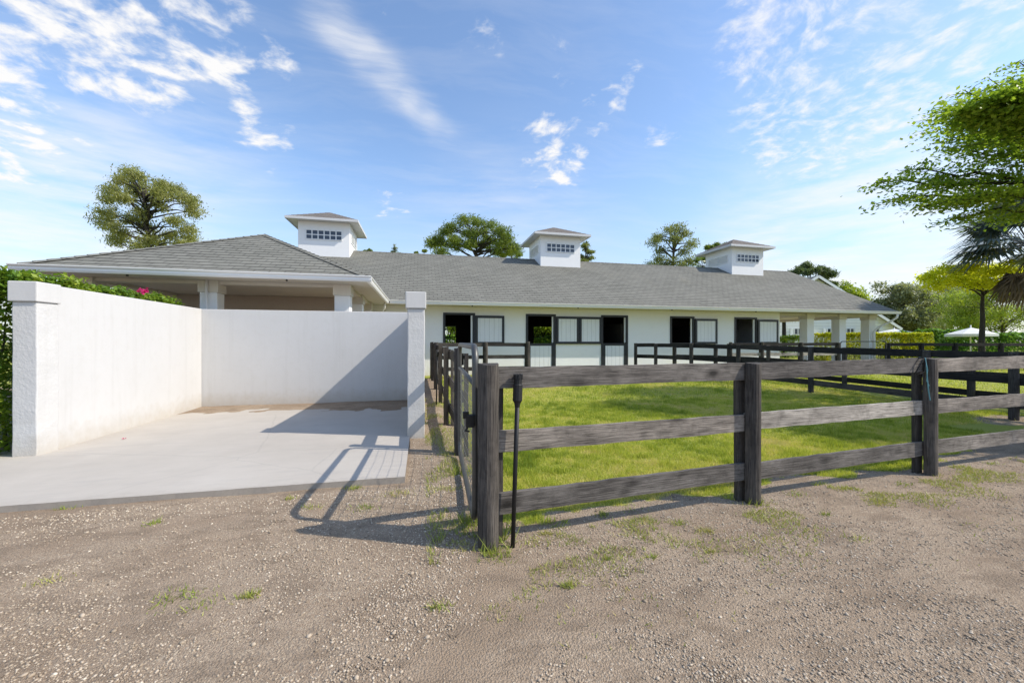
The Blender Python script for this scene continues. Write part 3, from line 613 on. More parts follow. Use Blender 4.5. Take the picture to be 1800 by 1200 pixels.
# cupolas
def cupola(xc):
    hw = 1.15; zt = 7.23; e_ = 1.58
    body = MB()
    zf = ZE + PT * (RY - hw - EY) - .1
    body.box(xc - hw, RY - hw, zf, xc + hw, RY + hw, zt); b = body.build('cupola', M['barn_wall'], barn, bevel=.01)
    r = MB(); ze = zt + .075; Ls = e_ * math.hypot(1, .47); s_ = math.hypot(1, .47)
    for U, Vv, O in (((1, 0, 0), (0, 1 / s_, .47 / s_), (xc, RY - e_, ze)), ((0, 1, 0), (-1 / s_, 0, .47 / s_), (xc + e_, RY, ze)), ((-1, 0, 0), (0, -1 / s_, .47 / s_), (xc, RY + e_, ze)), ((0, -1, 0), (1 / s_, 0, .47 / s_), (xc - e_, RY, ze))):
        course_roof(r, O, U, Vv, Ls, lambda v: -e_ + v / s_, lambda v: e_ - v / s_)
    r.build('cupola_roof', M['shingle_brown'], b)
    f = MB(); q = e_ + .02
    f.box(xc - q, RY - q, zt - .03, xc + q, RY - q + .03, ze + .006); f.box(xc - q, RY + q - .03, zt - .03, xc + q, RY + q, ze + .006)
    f.box(xc - q, RY - q + .031, zt - .03, xc - q + .03, RY + q - .031, ze + .006); f.box(xc + q - .03, RY - q + .031, zt - .03, xc + q, RY + q - .031, ze + .006)
    f.box(xc - q + .031, RY - q + .031, zt + .001, xc + q - .031, RY + q - .031, zt + .02); f.build('fascia', M['fascia'], b)
    zw0, zw1 = 6.40, 6.80; hwid = .80
    g = MB().box(xc - hwid, RY - hw - .012, zw0, xc + hwid, RY - hw - .001, zw1)
    mu = MB(); y0 = RY - hw - .035
    for k in range(7): 
        x = xc - hwid + 2 * hwid * k / 6; mu.box(x - .022, y0, zw0 - .04, x + .022, y0 + .03, zw1 + .04)
    for k in range(6):
        xa = xc - hwid + 2 * hwid * k / 6 + .0225; xb = xc - hwid + 2 * hwid * (k + 1) / 6 - .0225
        for zc in (zw0 - .02, (zw0 + zw1) / 2, zw1 + .02): mu.box(xa, y0 + .003, zc - .02, xb, y0 + .028, zc + .02)
    wn = g.build('window', M['glass'], b); mu.build('muntin', M['trim_white'], wn)
    for sg in (-1, 1):                       # louvred sides
        v = MB(); xs_ = xc + sg * (hw + .012)
        for half in (-1, 1):
            ya, yb = (RY - .82, RY - .03) if half < 0 else (RY + .03, RY + .82)
            for k in range(9): 
                z = zw0 + .02 + k * .045
                v.bar((xs_, ya, z), (xs_, yb, z), .035, .012, up=(sg * .6, 0, 1))
            v.box(xs_ - .02, ya - .04, zw0 - .04, xs_ + .02, ya, zw1 + .04); v.box(xs_ - .02, yb, zw0 - .04, xs_ + .02, yb + .03, zw1 + .04)
            v.box(xs_ - .019, ya + .0005, zw1 + .005, xs_ + .019, yb - .0005, zw1 + .04); v.box(xs_ - .019, ya + .0005, zw0 - .04, xs_ + .019, yb - .0005, zw0)
        v.build('louvre', M['trim_white'], b)
for xc in (-4.53, 7.45, 19.6): cupola(xc)

# ------------------------------------------------------------------ fences
def half_post(x, y, d, r, h, z0, flat, m, par):       # flat = unit vector from post to rail side
    fx, fy = flat; sx, sy = -fy, fx; rings = []
    for z in np.linspace(z0 - .1, h, 9):
        ring = []
        for k in range(9):
            a = PI * k / 8; rr = r * random.uniform(.96, 1.04); ring.append((x + sx * rr * math.cos(a) - fx * d * math.sin(a) * random.uniform(.95, 1.05), y + sy * rr * math.cos(a) - fy * d * math.sin(a), z + (.012 * math.sin(a) * -1 if z > h - .01 else 0)))
        rings.append(ring)
    return MB().loft(rings).build('post', m, par, bevel=.004)
def fence(name, label, pts, tops, hb, postm, railms, hp, front=True, plank=True, rails_side=1, ends=(0, 0), jit=.006, r=.075, seg=10, skip=(), first_plank=False):
    pts = [np.array(p, float) for p in pts]
    fx = thing(name, (pts[0][0], pts[0][1], float(gz(*pts[0]))), label, 'fence')
    for i, p in enumerate(pts):
        d = pts[min(i + 1, len(pts) - 1)] - pts[max(i - 1, 0)]; d /= np.linalg.norm(d); nrm = np.array((-d[1], d[0])) * rails_side    # towards rails
        z = float(gz(*p)); c = p - nrm * .005
        half_post(c[0], c[1], r * 1.1, r, z + hp + random.uniform(-.015, .02), z, nrm, postm, fx)
        if plank:
            q = p + nrm * .06 - d * r * (.75 if not (name == 'board_fence' and first_plank and i == 0) else -.95)
            MB().bar((q[0], q[1], z - .05), (q[0] + random.uniform(-.01, .01), q[1], z + hp - .06), .045, r * 1.35, .004, 6, up=(d[0], d[1], 0)).build('backing_plank', postm, fx)
    k = 0
    for i in range(len(pts) - 1):
        if i in skip: continue
        a, b = pts[i], pts[i + 1]; d = (b - a) / np.linalg.norm(b - a); nrm = np.array((-d[1], d[0])) * rails_side
        za, zb = float(gz(*a)), float(gz(*b)); a2 = a - d * .05 + nrm * .018; b2 = b + d * .0 + nrm * .018 - d * .053
        for j, t in enumerate(tops):
            s = random.uniform(-.012, .012); s2 = random.uniform(-.012, .012); mm = railms[k % len(railms)]; k += 1
            o = MB().bar((a2[0], a2[1], za + t - hb / 2 + s), (b2[0], b2[1], zb + t - hb / 2 + s2), .03, hb, jit, seg).build('rail', mm, fx)
    return fx
G_, P_, B_, BL = M['wood_grey'], M['wood_post'], M['wood_black'], M['wood_bleach']
near = [(.475, 2.87), (3.02, 3.15), (5.62, 3.37), (8.2, 3.58), (10.8, 3.8)]
NF = fence('board_fence', 'weathered grey three board fence nearest the camera along the gravel drive', near, (1.31, .83, .355), .158, P_, [G_, G_, G_, G_, BL, G_], 1.315, jit=.007, r=.078, seg=16, first_plank=True)
fence('board_fence', 'dark three board fence running along the stall strip from the pipe gate to the barn', [(.50, 5.15), (.47, 7.0), (.49, 9.5), (.45, 11.9), (.43, 14.2), (.42, 15.15)], (1.3, .83, .36), .15, P_, [B_, P_], 1.36, rails_side=-1, seg=6)
fence('board_fence', 'short dark board fence right under the first barn window', [(.55, 14.95), (2.4, 14.95), (4.05, 14.95)], (1.33, .86, .42), .14, P_, [P_, B_], 1.36, seg=6)
fence('board_fence', 'dark side fence of the paddock, posts running from the barn wall to the right edge', [(8.95, 15.4), (9.36, 14.55), (10.0, 13.2), (10.64, 11.6), (10.95, 9.25), (11.05, 6.62), (11.1, 5.3), (11.15, 2.6)], (1.3, .83, .36), .15, P_, [B_, B_, P_], 1.30, rails_side=1, seg=6)
fence('board_fence', 'second dark paddock fence just behind the side fence across a narrow lane', [(10.9, 15.5), (12.0, 14.3), (12.75, 12.45), (12.9, 9.8), (13.0, 6.92), (13.1, 4.0)], (1.26, .80, .34), .15, P_, [B_], 1.25, rails_side=1, seg=6)
fence('board_fence', 'dark fence with pale bleached rails in front of the barn porch', [(13.5, 15.2), (15.2, 15.2), (17.4, 15.2), (19.6, 15.2)], (1.32, .86, .42), .14, P_, [B_, BL, BL, B_, BL, B_], 1.34, seg=6)
fence('board_fence', 'black far fence below the yellow hedge on the right', [(22.9, 15.3), (24.6, 14.95), (26.3, 14.6), (28.6, 14.1), (31, 13.6), (34, 13)], (1.30, .86, .42), .15, B_, [B_], 1.32, seg=4)
# pipe gates
def rounded_frame(p0, p1, z0, z1, r, k=5):
    p0, p1 = np.array(p0, float), np.array(p1, float); d = p1 - p0; L = np.linalg.norm(d); d /= L; pts = []
    for (cx_, cz, a0) in ((r, z0 + r, PI), (L - r, z0 + r, 1.5 * PI), (L - r, z1 - r, 0), (r, z1 - r, .5 * PI)):
        for q in range(k + 1):
            a = a0 + .5 * PI * q / k; u = cx_ + r * math.cos(a); z = cz + r * math.sin(a); pts.append((p0[0] + d[0] * u, p0[1] + d[1] * u, z))
    pts.append(pts[0]); return pts
GA = thing('pipe_gate', (.5, 5.05, .04), 'grey metal pipe gate with wire mesh behind the corner post of the near fence', 'gate')
g0, g1 = (.475, 5.02), (.405, 3.03); gz0, gz1 = .12, 1.46
MB().tube(rounded_frame(g0, g1, gz0, gz1, .13), .026, 10, False).build('gate_frame', M['steel'], GA, smooth=True)
d_ = np.array(g1) - np.array(g0); Lg = np.linalg.norm(d_); d_ = d_ / Lg
gp = lambda u, z, off=0: (g0[0] + d_[0] * u - d_[1] * off, g0[1] + d_[1] * u + d_[0] * off, z)
MB().tube([gp(0, 1.17), gp(Lg, 1.17)], .023, 10).build('gate_bar', M['steel'], GA, smooth=True)
wm = MB()
for k in range(1, 19): u = Lg * k / 19; wm.tube([gp(u, gz0), gp(u, .65, .012), gp(u, 1.17)], .0022, 4, False)
for k in range(1, 11):
    z = gz0 + (1.17 - gz0) * k / 11; wm.tube([gp(0, z), gp(Lg * .3, z - .01, .012), gp(Lg * .65, z + .006, .02), gp(Lg, z)], .0022, 4, False)
wm.build('wire_mesh', M['wire'], GA)
lt = MB(); lt.box(.325, 2.955, .86, .39, 3.02, .95); lt.box(.305, 2.97, .925, .35, 3.0, .975); lt.tube([(.34, 2.97, .86), (.32, 2.95, .84), (.35, 2.94, .835)], .008, 6); lt.build('latch', M['iron'], GA, bevel=.004)
ht = MB(); ht.tube([(.52, 5.1, .35), (.475, 5.02, .35)], .014, 6); ht.tube([(.52, 5.1, 1.0), (.475, 5.02, 1.0)], .014, 6); ht.build('hinge', M['iron'], GA)
G2 = thing('pipe_gate', (21.2, 15.25, .12), 'thin pipe gate with fine mesh in front of the porch columns', 'gate')
MB().tube(rounded_frame((19.75, 15.22), (22.7, 15.25), .22, 1.50, .15), .024, 8, False).build('gate_frame', M['steel'], G2, smooth=True)
wm = MB()
for k in range(1, 30): wm.tube([(19.75 + 2.95 * k / 30, 15.23, .22), (19.75 + 2.95 * k / 30, 15.23, 1.2)], .004, 4, False)
for k in range(1, 11): wm.tube([(19.75, 15.23, .22 + .09 * k), (22.7, 15.23, .22 + .09 * k)], .004, 4, False)
wm.build('wire_mesh', M['wire'], G2)
# leaning pole with thick head
bx, by = .70, 2.885
PO = thing('leaning_pole', (bx - .03, by - .02, 0), 'black pole with thick notched head leaning upright against the near fence', 'pole')
b0 = np.array((bx - .05, by - .065, .0)); b1 = np.array((bx + .0, by - .032, 1.27)); pl = lambda t: b0 + (b1 - b0) * t
MB().tube([pl(0), pl(.5), pl(.82)], [.016, .017, .018], 10).build('shaft', M['rubber'], PO, smooth=True)
hd = MB(); hd.tube([pl(.80), pl(.825), pl(.84), pl(.93), pl(.935), pl(.965)], [.018, .024, .036, .036, .030, .030], 12); hd.build('head', M['rubber'], PO, smooth=False)
nt_ = MB()
for k in range(8):
    a = 2 * PI * k / 8; c = pl(.965); nt_.box(c[0] + .027 * math.cos(a) - .008, c[1] + .027 * math.sin(a) - .008, c[2] - .002, c[0] + .027 * math.cos(a) + .008, c[1] + .027 * math.sin(a) + .008, c[2] + .035)
nt_.tube([pl(.963), pl(.985)], .03, 10); nt_.build('notched_crown', M['rubber'], PO, bevel=.003)
P2 = thing('leaning_pole', (.36, 9.4, .05), 'thin black pole with a knob standing against the strip fence beside the stall', 'pole')
MB().tube([(.34, 9.2, .03), (.365, 9.24, 1.2)], .016, 8).build('shaft', M['rubber'], P2, smooth=True); MB().tube([(.363, 9.24, 1.15), (.364, 9.24, 1.18), (.366, 9.24, 1.3), (.367, 9.24, 1.31)], [.018, .035, .035, .02], 10).build('head', M['rubber'], P2, smooth=True)
# twine on the third post
tx, ty = near[2][0] - .14, near[2][1] - .0
TW = thing('twine', (tx, ty, 1.3), 'teal and black twine tied round the top rail beside the third post', 'twine')
yf = lambda x: float(fence_y(x)) - .14 + .045
zt_ = 1.31 + float(gz(tx, ty))
def tw(pts, m, name, r=.006):
    MB().tube([(tx + x, ty - .055 + y - .0, zt_ + z) for x, y, z in pts], r, 6, False).build(name, m, TW, smooth=True)
tw([(.0, .07, .01), (.0, .0, .012), (-.03, -.01, -.02), (-.10, -.012, -.10), (-.15, -.012, -.155), (-.08, -.014, -.165), (-.01, -.012, -.14), (.005, -.01, -.05), (.0, .0, .012)], M['rope_black'], 'loop')
tw([(.01, .05, .012), (.015, -.005, .012), (.02, -.012, -.10), (.03, -.014, -.22), (.05, -.014, -.36), (.07, -.016, -.46)], M['rope'], 'strand')
tw([(.015, -.005, .0), (.035, -.014, -.12), (.02, -.014, -.24), (.055, -.016, -.30)], M['rope'], 'strand', .004)

# ------------------------------------------------------------------ vegetation
def leaf_quads(C, size, n_aspect=.5, flat=0.0, droop=0.0):
    n = len(C); d = rng.normal(size=(n, 3)); d[:, 2] = d[:, 2] * (1 - flat) - droop; d /= np.linalg.norm(d, axis=1, keepdims=True)
    r = rng.normal(size=(n, 3)); r[:, 2] *= (1 - flat); s = np.cross(d, r); 
    if flat > 0: 
        up = np.stack([rng.normal(0, .35, n), rng.normal(0, .35, n), np.ones(n)], 1); s = np.cross(d, up)
    s /= (np.linalg.norm(s, axis=1, keepdims=True) + 1e-9)
    sz = size * rng.uniform(.65, 1.25, n)[:, None]; l = d * sz; w = s * sz * n_aspect
    V = np.stack([C - l * .5, C + w * .5, C + l * .5, C - w * .5], 1).reshape(-1, 3)
    return V, np.arange(4 * n).reshape(n, 4)
def clusters(lobes):                     # points in shells of ellipsoids
    out = []
    for c, r, n in lobes:
        d = rng.normal(size=(n, 3)); d /= np.linalg.norm(d, axis=1, keepdims=True); out.append(np.array(c) + d * np.array(r) * (rng.random((n, 1)) ** .45))
    return np.concatenate(out)
def limb(a, b, sag=.0, k=6, wob=.06):
    a, b = np.array(a, float), np.array(b, float); L = np.linalg.norm(b - a)
    return [a + (b - a) * t + np.array((0, 0, sag * L * math.sin(PI * t))) + rng.normal(0, wob * L * .3, 3) * math.sin(PI * t) for t in np.linspace(0, 1, k)]
def tree(name, label, cat, base, top, lobes, leafm, lsize, per, crad, barkm=None, tr=.25, aspect=.5, flat=0., droop=0., group=None, cflat=.6, twigs=.3, limb_start=.55, tmean=.45):
    base = np.array(base, float); top = np.array(top, float)
    t = thing(name, base, label, cat, group); barkm = barkm or M['bark']
    w = MB(); tp = limb(base - np.array((0, 0, .2)), top, 0, 7, .012); w.tube(tp, list(np.linspace(tr, tr * .25, 7)), 9)
    for c, r, n in lobes:
        c = np.array(c); zl = base[2] + (c[2] - base[2]) * random.uniform(limb_start, min(1, limb_start + .3)); f = np.clip((zl - base[2]) / (top[2] - base[2]), 0.05, 1)
        st = tp[0] + (tp[-1] - tp[0]) * f; i = f * 6; i0 = int(min(5, i)); st = np.array(tp[i0]) + (np.array(tp[i0 + 1]) - np.array(tp[i0])) * (i - i0)
        w.tube(limb(st, c, .06), list(np.linspace(tr * .32, tr * .08, 6)), 6)
    C = clusters(lobes)
    if twigs:
        cs = [np.array(l[0]) for l in lobes]
        for p in C[rng.random(len(C)) < twigs]:
            q = min(cs, key=lambda c: np.linalg.norm(c - p)); w.tube([q, (q + p) / 2 + rng.normal(0, .05, 3), p], [tr * .07, tr * .05, tr * .02], 4, False)
    w.build('trunk', barkm, t, smooth=True)
    L = np.repeat(C, per, 0) + rng.normal(size=(len(C) * per, 3)) * np.array((crad, crad, crad * cflat))
    V, Fc = leaf_quads(L, lsize, aspect, flat, droop)
    tt = np.clip(np.repeat(rng.normal(tmean, .16, len(C)), per) + rng.normal(0, .13, len(C) * per), 0, 1)
    np_mesh('crown', V, Fc, leafm, t, tint=tt); return t
def ground_at(px, t):
    a, b, c = ray(px); x, y = a * t, b * t; return np.array((x, y, float(gz(x, y))))
def pxs(n, t): return n * t / F
# cypress: tiers of drooping sprays
def cypress(px, pytop, t, wpx, pybot, leafm, label, tiers=16, per=40, lsize=.3):
    base = ground_at(px, t); top = at(px, pytop, t); zb = at(px, pybot, t)[2]; R = pxs(wpx, t) / 2; lobes = []
    for k in range(tiers):
        f = (k + .4) / tiers; z = zb + (top[2] - zb) * f; prof = max(R * (1 - f ** 2.6) ** .7 * random.uniform(.5, 1.12), .15 * R); a = k * 2.4 + random.uniform(-.5, .5)
        for q, s in ((1.0, .8), (.72, 1.0), (.42, .9)):
            if q * prof < .3: continue
            aa = a + random.uniform(-.3, .3)
            lobes.append(((base[0] + math.cos(aa) * prof * q, base[1] + math.sin(aa) * prof * q, z + .10 * prof * q - .16 * prof * q * q / R * 1.5 + random.uniform(-.15, .15)), (.17 * R * s + .12, .17 * R * s + .12, .05 * R * s + .05), 7))
    lobes.append((top - np.array((0, 0, .4)), (.3, .3, .5), 8))
    return tree('cypress_tree', label, 'tree', base, top, lobes, leafm, lsize, per, .09 * R + .03, M['bark_dark'], .24, .3, 0.2, .55, cflat=.55, twigs=.1, limb_start=.85)
def tip_tree(name, px, t, tips, rx, rz, toppx, leafm, label, per, lsize, crad, ncl=9, dt=2.2, aspect=.3, droop=.5, tr=.26):
    base = ground_at(px, t); top = at(toppx[0], toppx[1], t); lobes = []
    for (x, y) in tips:
        for q in range(2):
            s = random.uniform(.75, 1.2); lobes.append((at(x + random.uniform(-5, 5), y + random.uniform(-3, 3), t + random.uniform(-dt, dt)), (rx * s, rx * s, rz * s), ncl))
    return tree(name, label, 'tree', base, top, lobes, leafm, lsize, per, crad, M['bark_dark'], tr, aspect, .2 if droop > 0 else 0, droop, cflat=.8, twigs=.12, limb_start=.82)
tip_tree('cypress_tree', 266, 33, [(230, 305), (212, 318), (198, 334), (245, 316), (285, 322), (310, 333), (335, 358), (342, 374), (322, 347), (190, 348), (184, 372), (190, 388), (200, 404), (202, 426), (220, 352), (252, 345), (282, 360), (305, 385), (328, 405), (334, 424), (230, 385), (215, 412), (262, 400), (298, 415), (280, 432), (240, 430), (318, 430), (250, 372), (268, 338), (290, 342), (238, 332), (265, 420)], .66, .42, (256, 318), M['leaf_cypress'], 'broad olive cypress tree behind the left porch roof', 46, .25, .24, 10, 2.4)
tip_tree('cypress_tree', 1178, 42, [(1194, 399), (1176, 403), (1160, 415), (1150, 425), (1206, 411), (1215, 428), (1185, 422), (1165, 440), (1200, 445), (1213, 456), (1155, 455), (1146, 467), (1181, 460), (1196, 467), (1168, 468)], .62, .42, (1186, 402), M['leaf_cypress_green'], 'slim dark cypress between the middle and right cupolas', 34, .28, .24, 8, 1.2)
cypress(1030, 424, 46, 42, 500, M['leaf_cypress_green'], 'thin cypress partly hidden behind the middle cupola', 14, 30, .30)
cypress(693, 431, 55, 26, 480, M['leaf_cypress_green'], 'small cypress top peeking over the ridge left of the round pine', 8, 26, .30)
def pine(px, pytop, t, wpx, pybot, leafm, label, n=22, per=46, lsize=.34):
    base = ground_at(px, t); top = at(px, pytop, t); zb = at(px, pybot, t)[2]; R = pxs(wpx, t) / 2; Hh = top[2] - zb; lobes = []
    for k in range(n):
        f = (k + .5) / n; el = math.asin(f * 1.25 - .25); a = k * 2.4; rr = R * math.cos(el) * random.uniform(.62, .9)
        s = random.uniform(.7, 1.15); lobes.append(((base[0] + rr * math.cos(a), base[1] + rr * math.sin(a), zb + Hh * .25 + Hh * .62 * math.sin(el) + random.uniform(-.08, .08) * Hh), (.21 * R * s, .21 * R * s, .11 * R * s), 18))
    return tree('pine_tree', label, 'tree', base, top - np.array((0, 0, .3 * Hh)), lobes, leafm, lsize, per, .045 * R + .04, M['bark'], .3, .26, 0, -.3, cflat=.7, twigs=.2, limb_start=.62)
tip_tree('pine_tree', 836, 45, [(780, 410), (760, 426), (797, 400), (818, 391), (838, 390), (860, 394), (875, 403), (885, 415), (775, 425), (795, 418), (820, 410), (845, 408), (865, 420), (883, 428), (825, 430), (805, 433), (780, 443), (770, 428), (850, 433), (875, 443), (893, 420), (898, 440), (905, 436)], .85, .55, (838, 412), M['leaf_pine'], 'round crowned pine left of the middle cupola', 52, .32, .26, 9, 2.2, .24, -.3, .3)
pine(643, 432, 50, 30, 470, M['leaf_pine'], 'small pine top just right of the left cupola', 7, 30)
pine(742, 436, 55, 30, 470, M['leaf_pine'], 'tiny pine tip beside the round pine', 6, 24)
pine(900, 428, 50, 44, 475, M['leaf_pine'], 'low pine crown touching the left side of the middle cupola', 9, 30)
pine(1262, 417, 48, 66, 480, M['leaf_pine'], 'pine behind the right cupola, only its upper clumps showing', 12, 34)
pine(1424, 458, 60, 90, 520, M['leaf_far_pine'], 'flat topped pine above the right end of the barn ridge', 20, 44, .4)
def broad(name, px, pytop, t, wpx, pybot, leafm, label, n=26, per=40, lsize=.3, dy=.7, tr=.3, crad=.35, aspect=.55, tmean=.45, flat=.15):
    base = ground_at(px, t); top = at(px, pytop, t); zb = at(px, pybot, t)[2]; R = pxs(wpx, t) / 2; Hh = (top[2] - zb) / 2; zc = zb + Hh; lobes = []
    for k in range(n):
        d = rng.normal(size=3); d /= np.linalg.norm(d); q = random.uniform(.55, .85); s = random.uniform(.75, 1.25)
        lobes.append(((base[0] + d[0] * R * q, base[1] + d[1] * R * q * dy, zc + d[2] * Hh * q), (.27 * R * s, .27 * R * s, .2 * Hh * s + .05 * R), 15))
    return tree(name, label, 'tree', base, (base[0], base[1], zc + Hh * .3), lobes, leafm, lsize, per, crad, M['bark'], tr, aspect, flat, 0.1, cflat=.7, twigs=.15, tmean=tmean)
broad('oak_tree', 1590, 490, 50, 150, 605, M['leaf_oak'], 'big grey green oak beyond the barn porch end', 40, 56, .34)
broad('oak_tree', 1668, 498, 58, 90, 605, M['leaf_oak'], 'grey green oak right of the big oak, partly behind the lime tree', 26, 46, .36)
broad('broadleaf_tree', 1492, 494, 62, 96, 585, M['leaf_lime'], 'yellow green tree rising behind the house and the barn roof end', 24, 44, .4)
broad('oak_tree', 1700, 462, 66, 80, 560, M['leaf_far_pine'], 'dark distant tree behind the yellow leaved tree', 22, 40, .4)
broad('lime_tree', 1762, 494, 36, 185, 588, M['leaf_lime'], 'light lime green spreading tree behind the dark trunk at right', 36, 60, .18, 1, .13, .25, .5, .5, .3)
for px, t_, wpx, top in ((-40, 60, 200, 440), (700, 60, 120, 470), (1290, 70, 130, 490)):
    pass
# trees behind the barn that the stall openings look out on
broad('broadleaf_tree', 832, 548, 34, 110, 610, M['leaf_lime'], 'leafy shrub tree glimpsed through the first window and the barn back opening', 14, 60, .25)
broad('broadleaf_tree', 965, 548, 34, 110, 610, M['leaf_lime'], 'leafy shrub tree glimpsed through the left dutch door and the barn', 14, 60, .25)
# tree with the yellow flat canopy
yt = ground_at(1726, 22); lobes = []
for px, py in ((1640, 487), (1668, 476), (1690, 492), (1705, 470), (1735, 480), (1760, 472), (1775, 495), (1795, 478), (1815, 490), (1840, 475), (1720, 500), (1650, 500), (1860, 490)):
    for dt in (-1.0, .6):
        p = at(px, py, 22 + dt + random.uniform(-.4, .4)); lobes.append((p, (.62, .7, .26), 16))
tree('yellow_leaf_tree', 'yellow leaved tree with dark straight trunk and flat low canopy at right', 'tree', yt, at(1728, 478, 22), lobes, M['leaf_yellow'], .17, 34, .15, M['bark_dark'], .17, .5, .3, .1, cflat=.7, twigs=.25, limb_start=.85)
# big near tree reaching in from the right
def near_tree():
    base = np.array((17.6, 5.6, .1)); t = thing('shade_tree', base, 'large green tree whose spreading branches reach in at the upper right', 'tree')
    w = MB(); fork = base + np.array((-.6, .1, 4.4)); w.tube(limb(base - np.array((0, 0, .3)), fork, 0, 5, .03), [.32, .28, .26, .24, .22], 10)
    tips = [(1536, 322, 10.4), (1560, 352, 9.8), (1582, 300, 10.8), (1612, 366, 9.6), (1640, 316, 11), (1668, 388, 10), (1700, 340, 9.6), (1720, 395, 10.6),
            (1650, 228, 10.2), (1672, 262, 11), (1640, 196, 9.8), (1700, 236, 10.8), (1740, 268, 10),
            (1692, 158, 10.2), (1738, 138, 10.8), (1745, 172, 9.8), (1790, 108, 10.4), (1800, 150, 11), (1845, 118, 10.8), (1830, 210, 10), (1850, 300, 10.6), (1800, 372, 10)]
    pts = [at(*q) for q in tips]; nshade = len(pts)
    for sx, sy, z in ((5.4, 7.9, 6.2), (4.6, 8.4, 6.4), (6.4, 6.2, 6), (7.2, 5.4, 5.6), (8.0, 5.7, 5.2), (6.0, 6.9, 6.2), (8.7, 4.5, 5), (7.6, 4.3, 5.4), (9.2, 5.9, 5), (7, 7, 6), (6.6, 5.0, 5.8), (8.3, 3.6, 5), (9.4, 3.2, 4.6), (7.2, 6.0, 6.2)):
        pts.append(np.array((sx + 1.04 * z, sy - .405 * z, z)))
    for k in range(8):
        a = rng.uniform(-2.2, .6); r = rng.uniform(2.2, 4.6); pts.append(base + np.array((math.cos(a) * r - 1.0, math.sin(a) * r, rng.uniform(4.2, 7.2))))
    C = []
    for ip, p in enumerate(pts):
        dense = nshade <= ip < nshade + 14; mid = fork + (p - fork) * .35; mid[2] += .25
        path = [fork] + limb(mid, p, .05, 7, .10); L = np.linalg.norm(p - fork); w.tube(path, list(np.linspace(.075, .008, len(path))), 6)
        path = [np.array(q) for q in path]
        for q in range(int(L * (36 if dense else 4.6))):
            u = rng.uniform(.62 if dense else .40, 1.0); i = u * (len(path) - 1); i0 = int(min(len(path) - 2, i)); c = path[i0] + (path[i0 + 1] - path[i0]) * (i - i0)
            sp = .10 + .45 * (1.05 - u) * 1.4 + (.22 if dense else 0); e = c + np.array((rng.normal(0, sp), rng.normal(0, sp), rng.normal(.02, .035 + .03 * sp)))
            w.tube([c, (c + e) / 2 + np.array((0, 0, .03)), e], [.010, .007, .003], 4, False); C.append(e); C.append((c + e) / 2 + rng.normal(0, .05, 3))
    w.build('trunk', M['bark_dark'], t, smooth=True)
    C = np.array(C); per = 19; Lc = np.repeat(C, per, 0) + rng.normal(size=(len(C) * per, 3)) * np.array((.22, .22, .028))
    Lc[:, 2] -= .25 * np.hypot(*(Lc - np.repeat(C, per, 0))[:, :2].T)
    V, Fc = leaf_quads(Lc, .11, .6, .55, .2); tt = np.clip(np.repeat(rng.normal(.42, .18, len(C)), per) + rng.normal(0, .14, len(Lc)), 0, 1)
    np_mesh('crown', V, Fc, M['leaf_near'], t, tint=tt)
near_tree()
# palms
def fan_palm(px, py, t, R, label, leafm, dead=True, nf=26, trunk=.16):
    c = at(px, py, t); base = np.array((c[0], c[1], float(gz(c[0], c[1])))); th = thing('fan_palm', base, label, 'palm')
    MB().tube(limb(base - np.array((0, 0, .2)), c, 0, 6, .015), [trunk * 1.2, trunk, trunk, trunk, trunk * .9, trunk * .8], 10).build('trunk', M['bark_dark'], th, smooth=True)
    def fronds(n, el0, el1, Rr, m, name, dl=0):
        Vs, Fs, Ts = [], [], []; o = 0
        st = MB()
        for k in range(n):
            a = k * 2.4 + rng.random(); el = rng.uniform(el0, el1); d = np.array((math.cos(a) * math.cos(el), math.sin(a) * math.cos(el), math.sin(el))); hub = c + d * Rr * .45 + np.array((0, 0, dl))
            st.tube([c + np.array((0, 0, dl * .8)), hub], [.022, .012], 5, False)
            s = np.cross(d, (0, 0, 1)); s /= np.linalg.norm(s) + 1e-9; u = np.cross(s, d)
            tn = rng.uniform(.1, .9)
            for q in range(30):
                f = -1.9 + 3.8 * q / 29; dd = d * math.cos(f) + s * math.sin(f); Lr = Rr * .62 * (.75 + .25 * math.cos(f)) * rng.uniform(.85, 1.1)
                m1 = hub + dd * Lr * .6 + u * .05 * math.cos(f * 3); e = hub + dd * Lr + np.array((0, 0, -.16 * Rr * rng.uniform(.5, 1.4))); wv = np.cross(dd, u) * .035 * Rr / 1.6
                Vs += [hub, m1 + wv, e, m1 - wv]; Fs.append((o, o + 1, o + 2, o + 3)); o += 4; Ts.append(np.clip(tn + rng.normal(0, .12), 0, 1))
        st.build('frond_stem' if name == 'frond' else 'dead_stem', M['bark'], th); np_mesh(name, np.array(Vs), np.array(Fs), m, th, tint=np.array(Ts))
    fronds(nf, -.45, 1.3, R, leafm, 'frond')
    if dead: fronds(14, -1.35, -.9, R * .75, M['leaf_dead'], 'dead_frond', -.6)
fan_palm(1810, 430, 19, 3.0, 'dark blue green fan palm with brown dead skirt at the right edge', M['leaf_palm'], True, 34)
fan_palm(1236, 468, 40, 1.6, 'fan palm tip behind the left side of the right cupola', M['leaf_palm_green'], False, 16)
fan_palm(1378, 556, 34, 1.5, 'small green palm seen under the porch between barn wall and columns', M['leaf_palm_green'], False, 18)
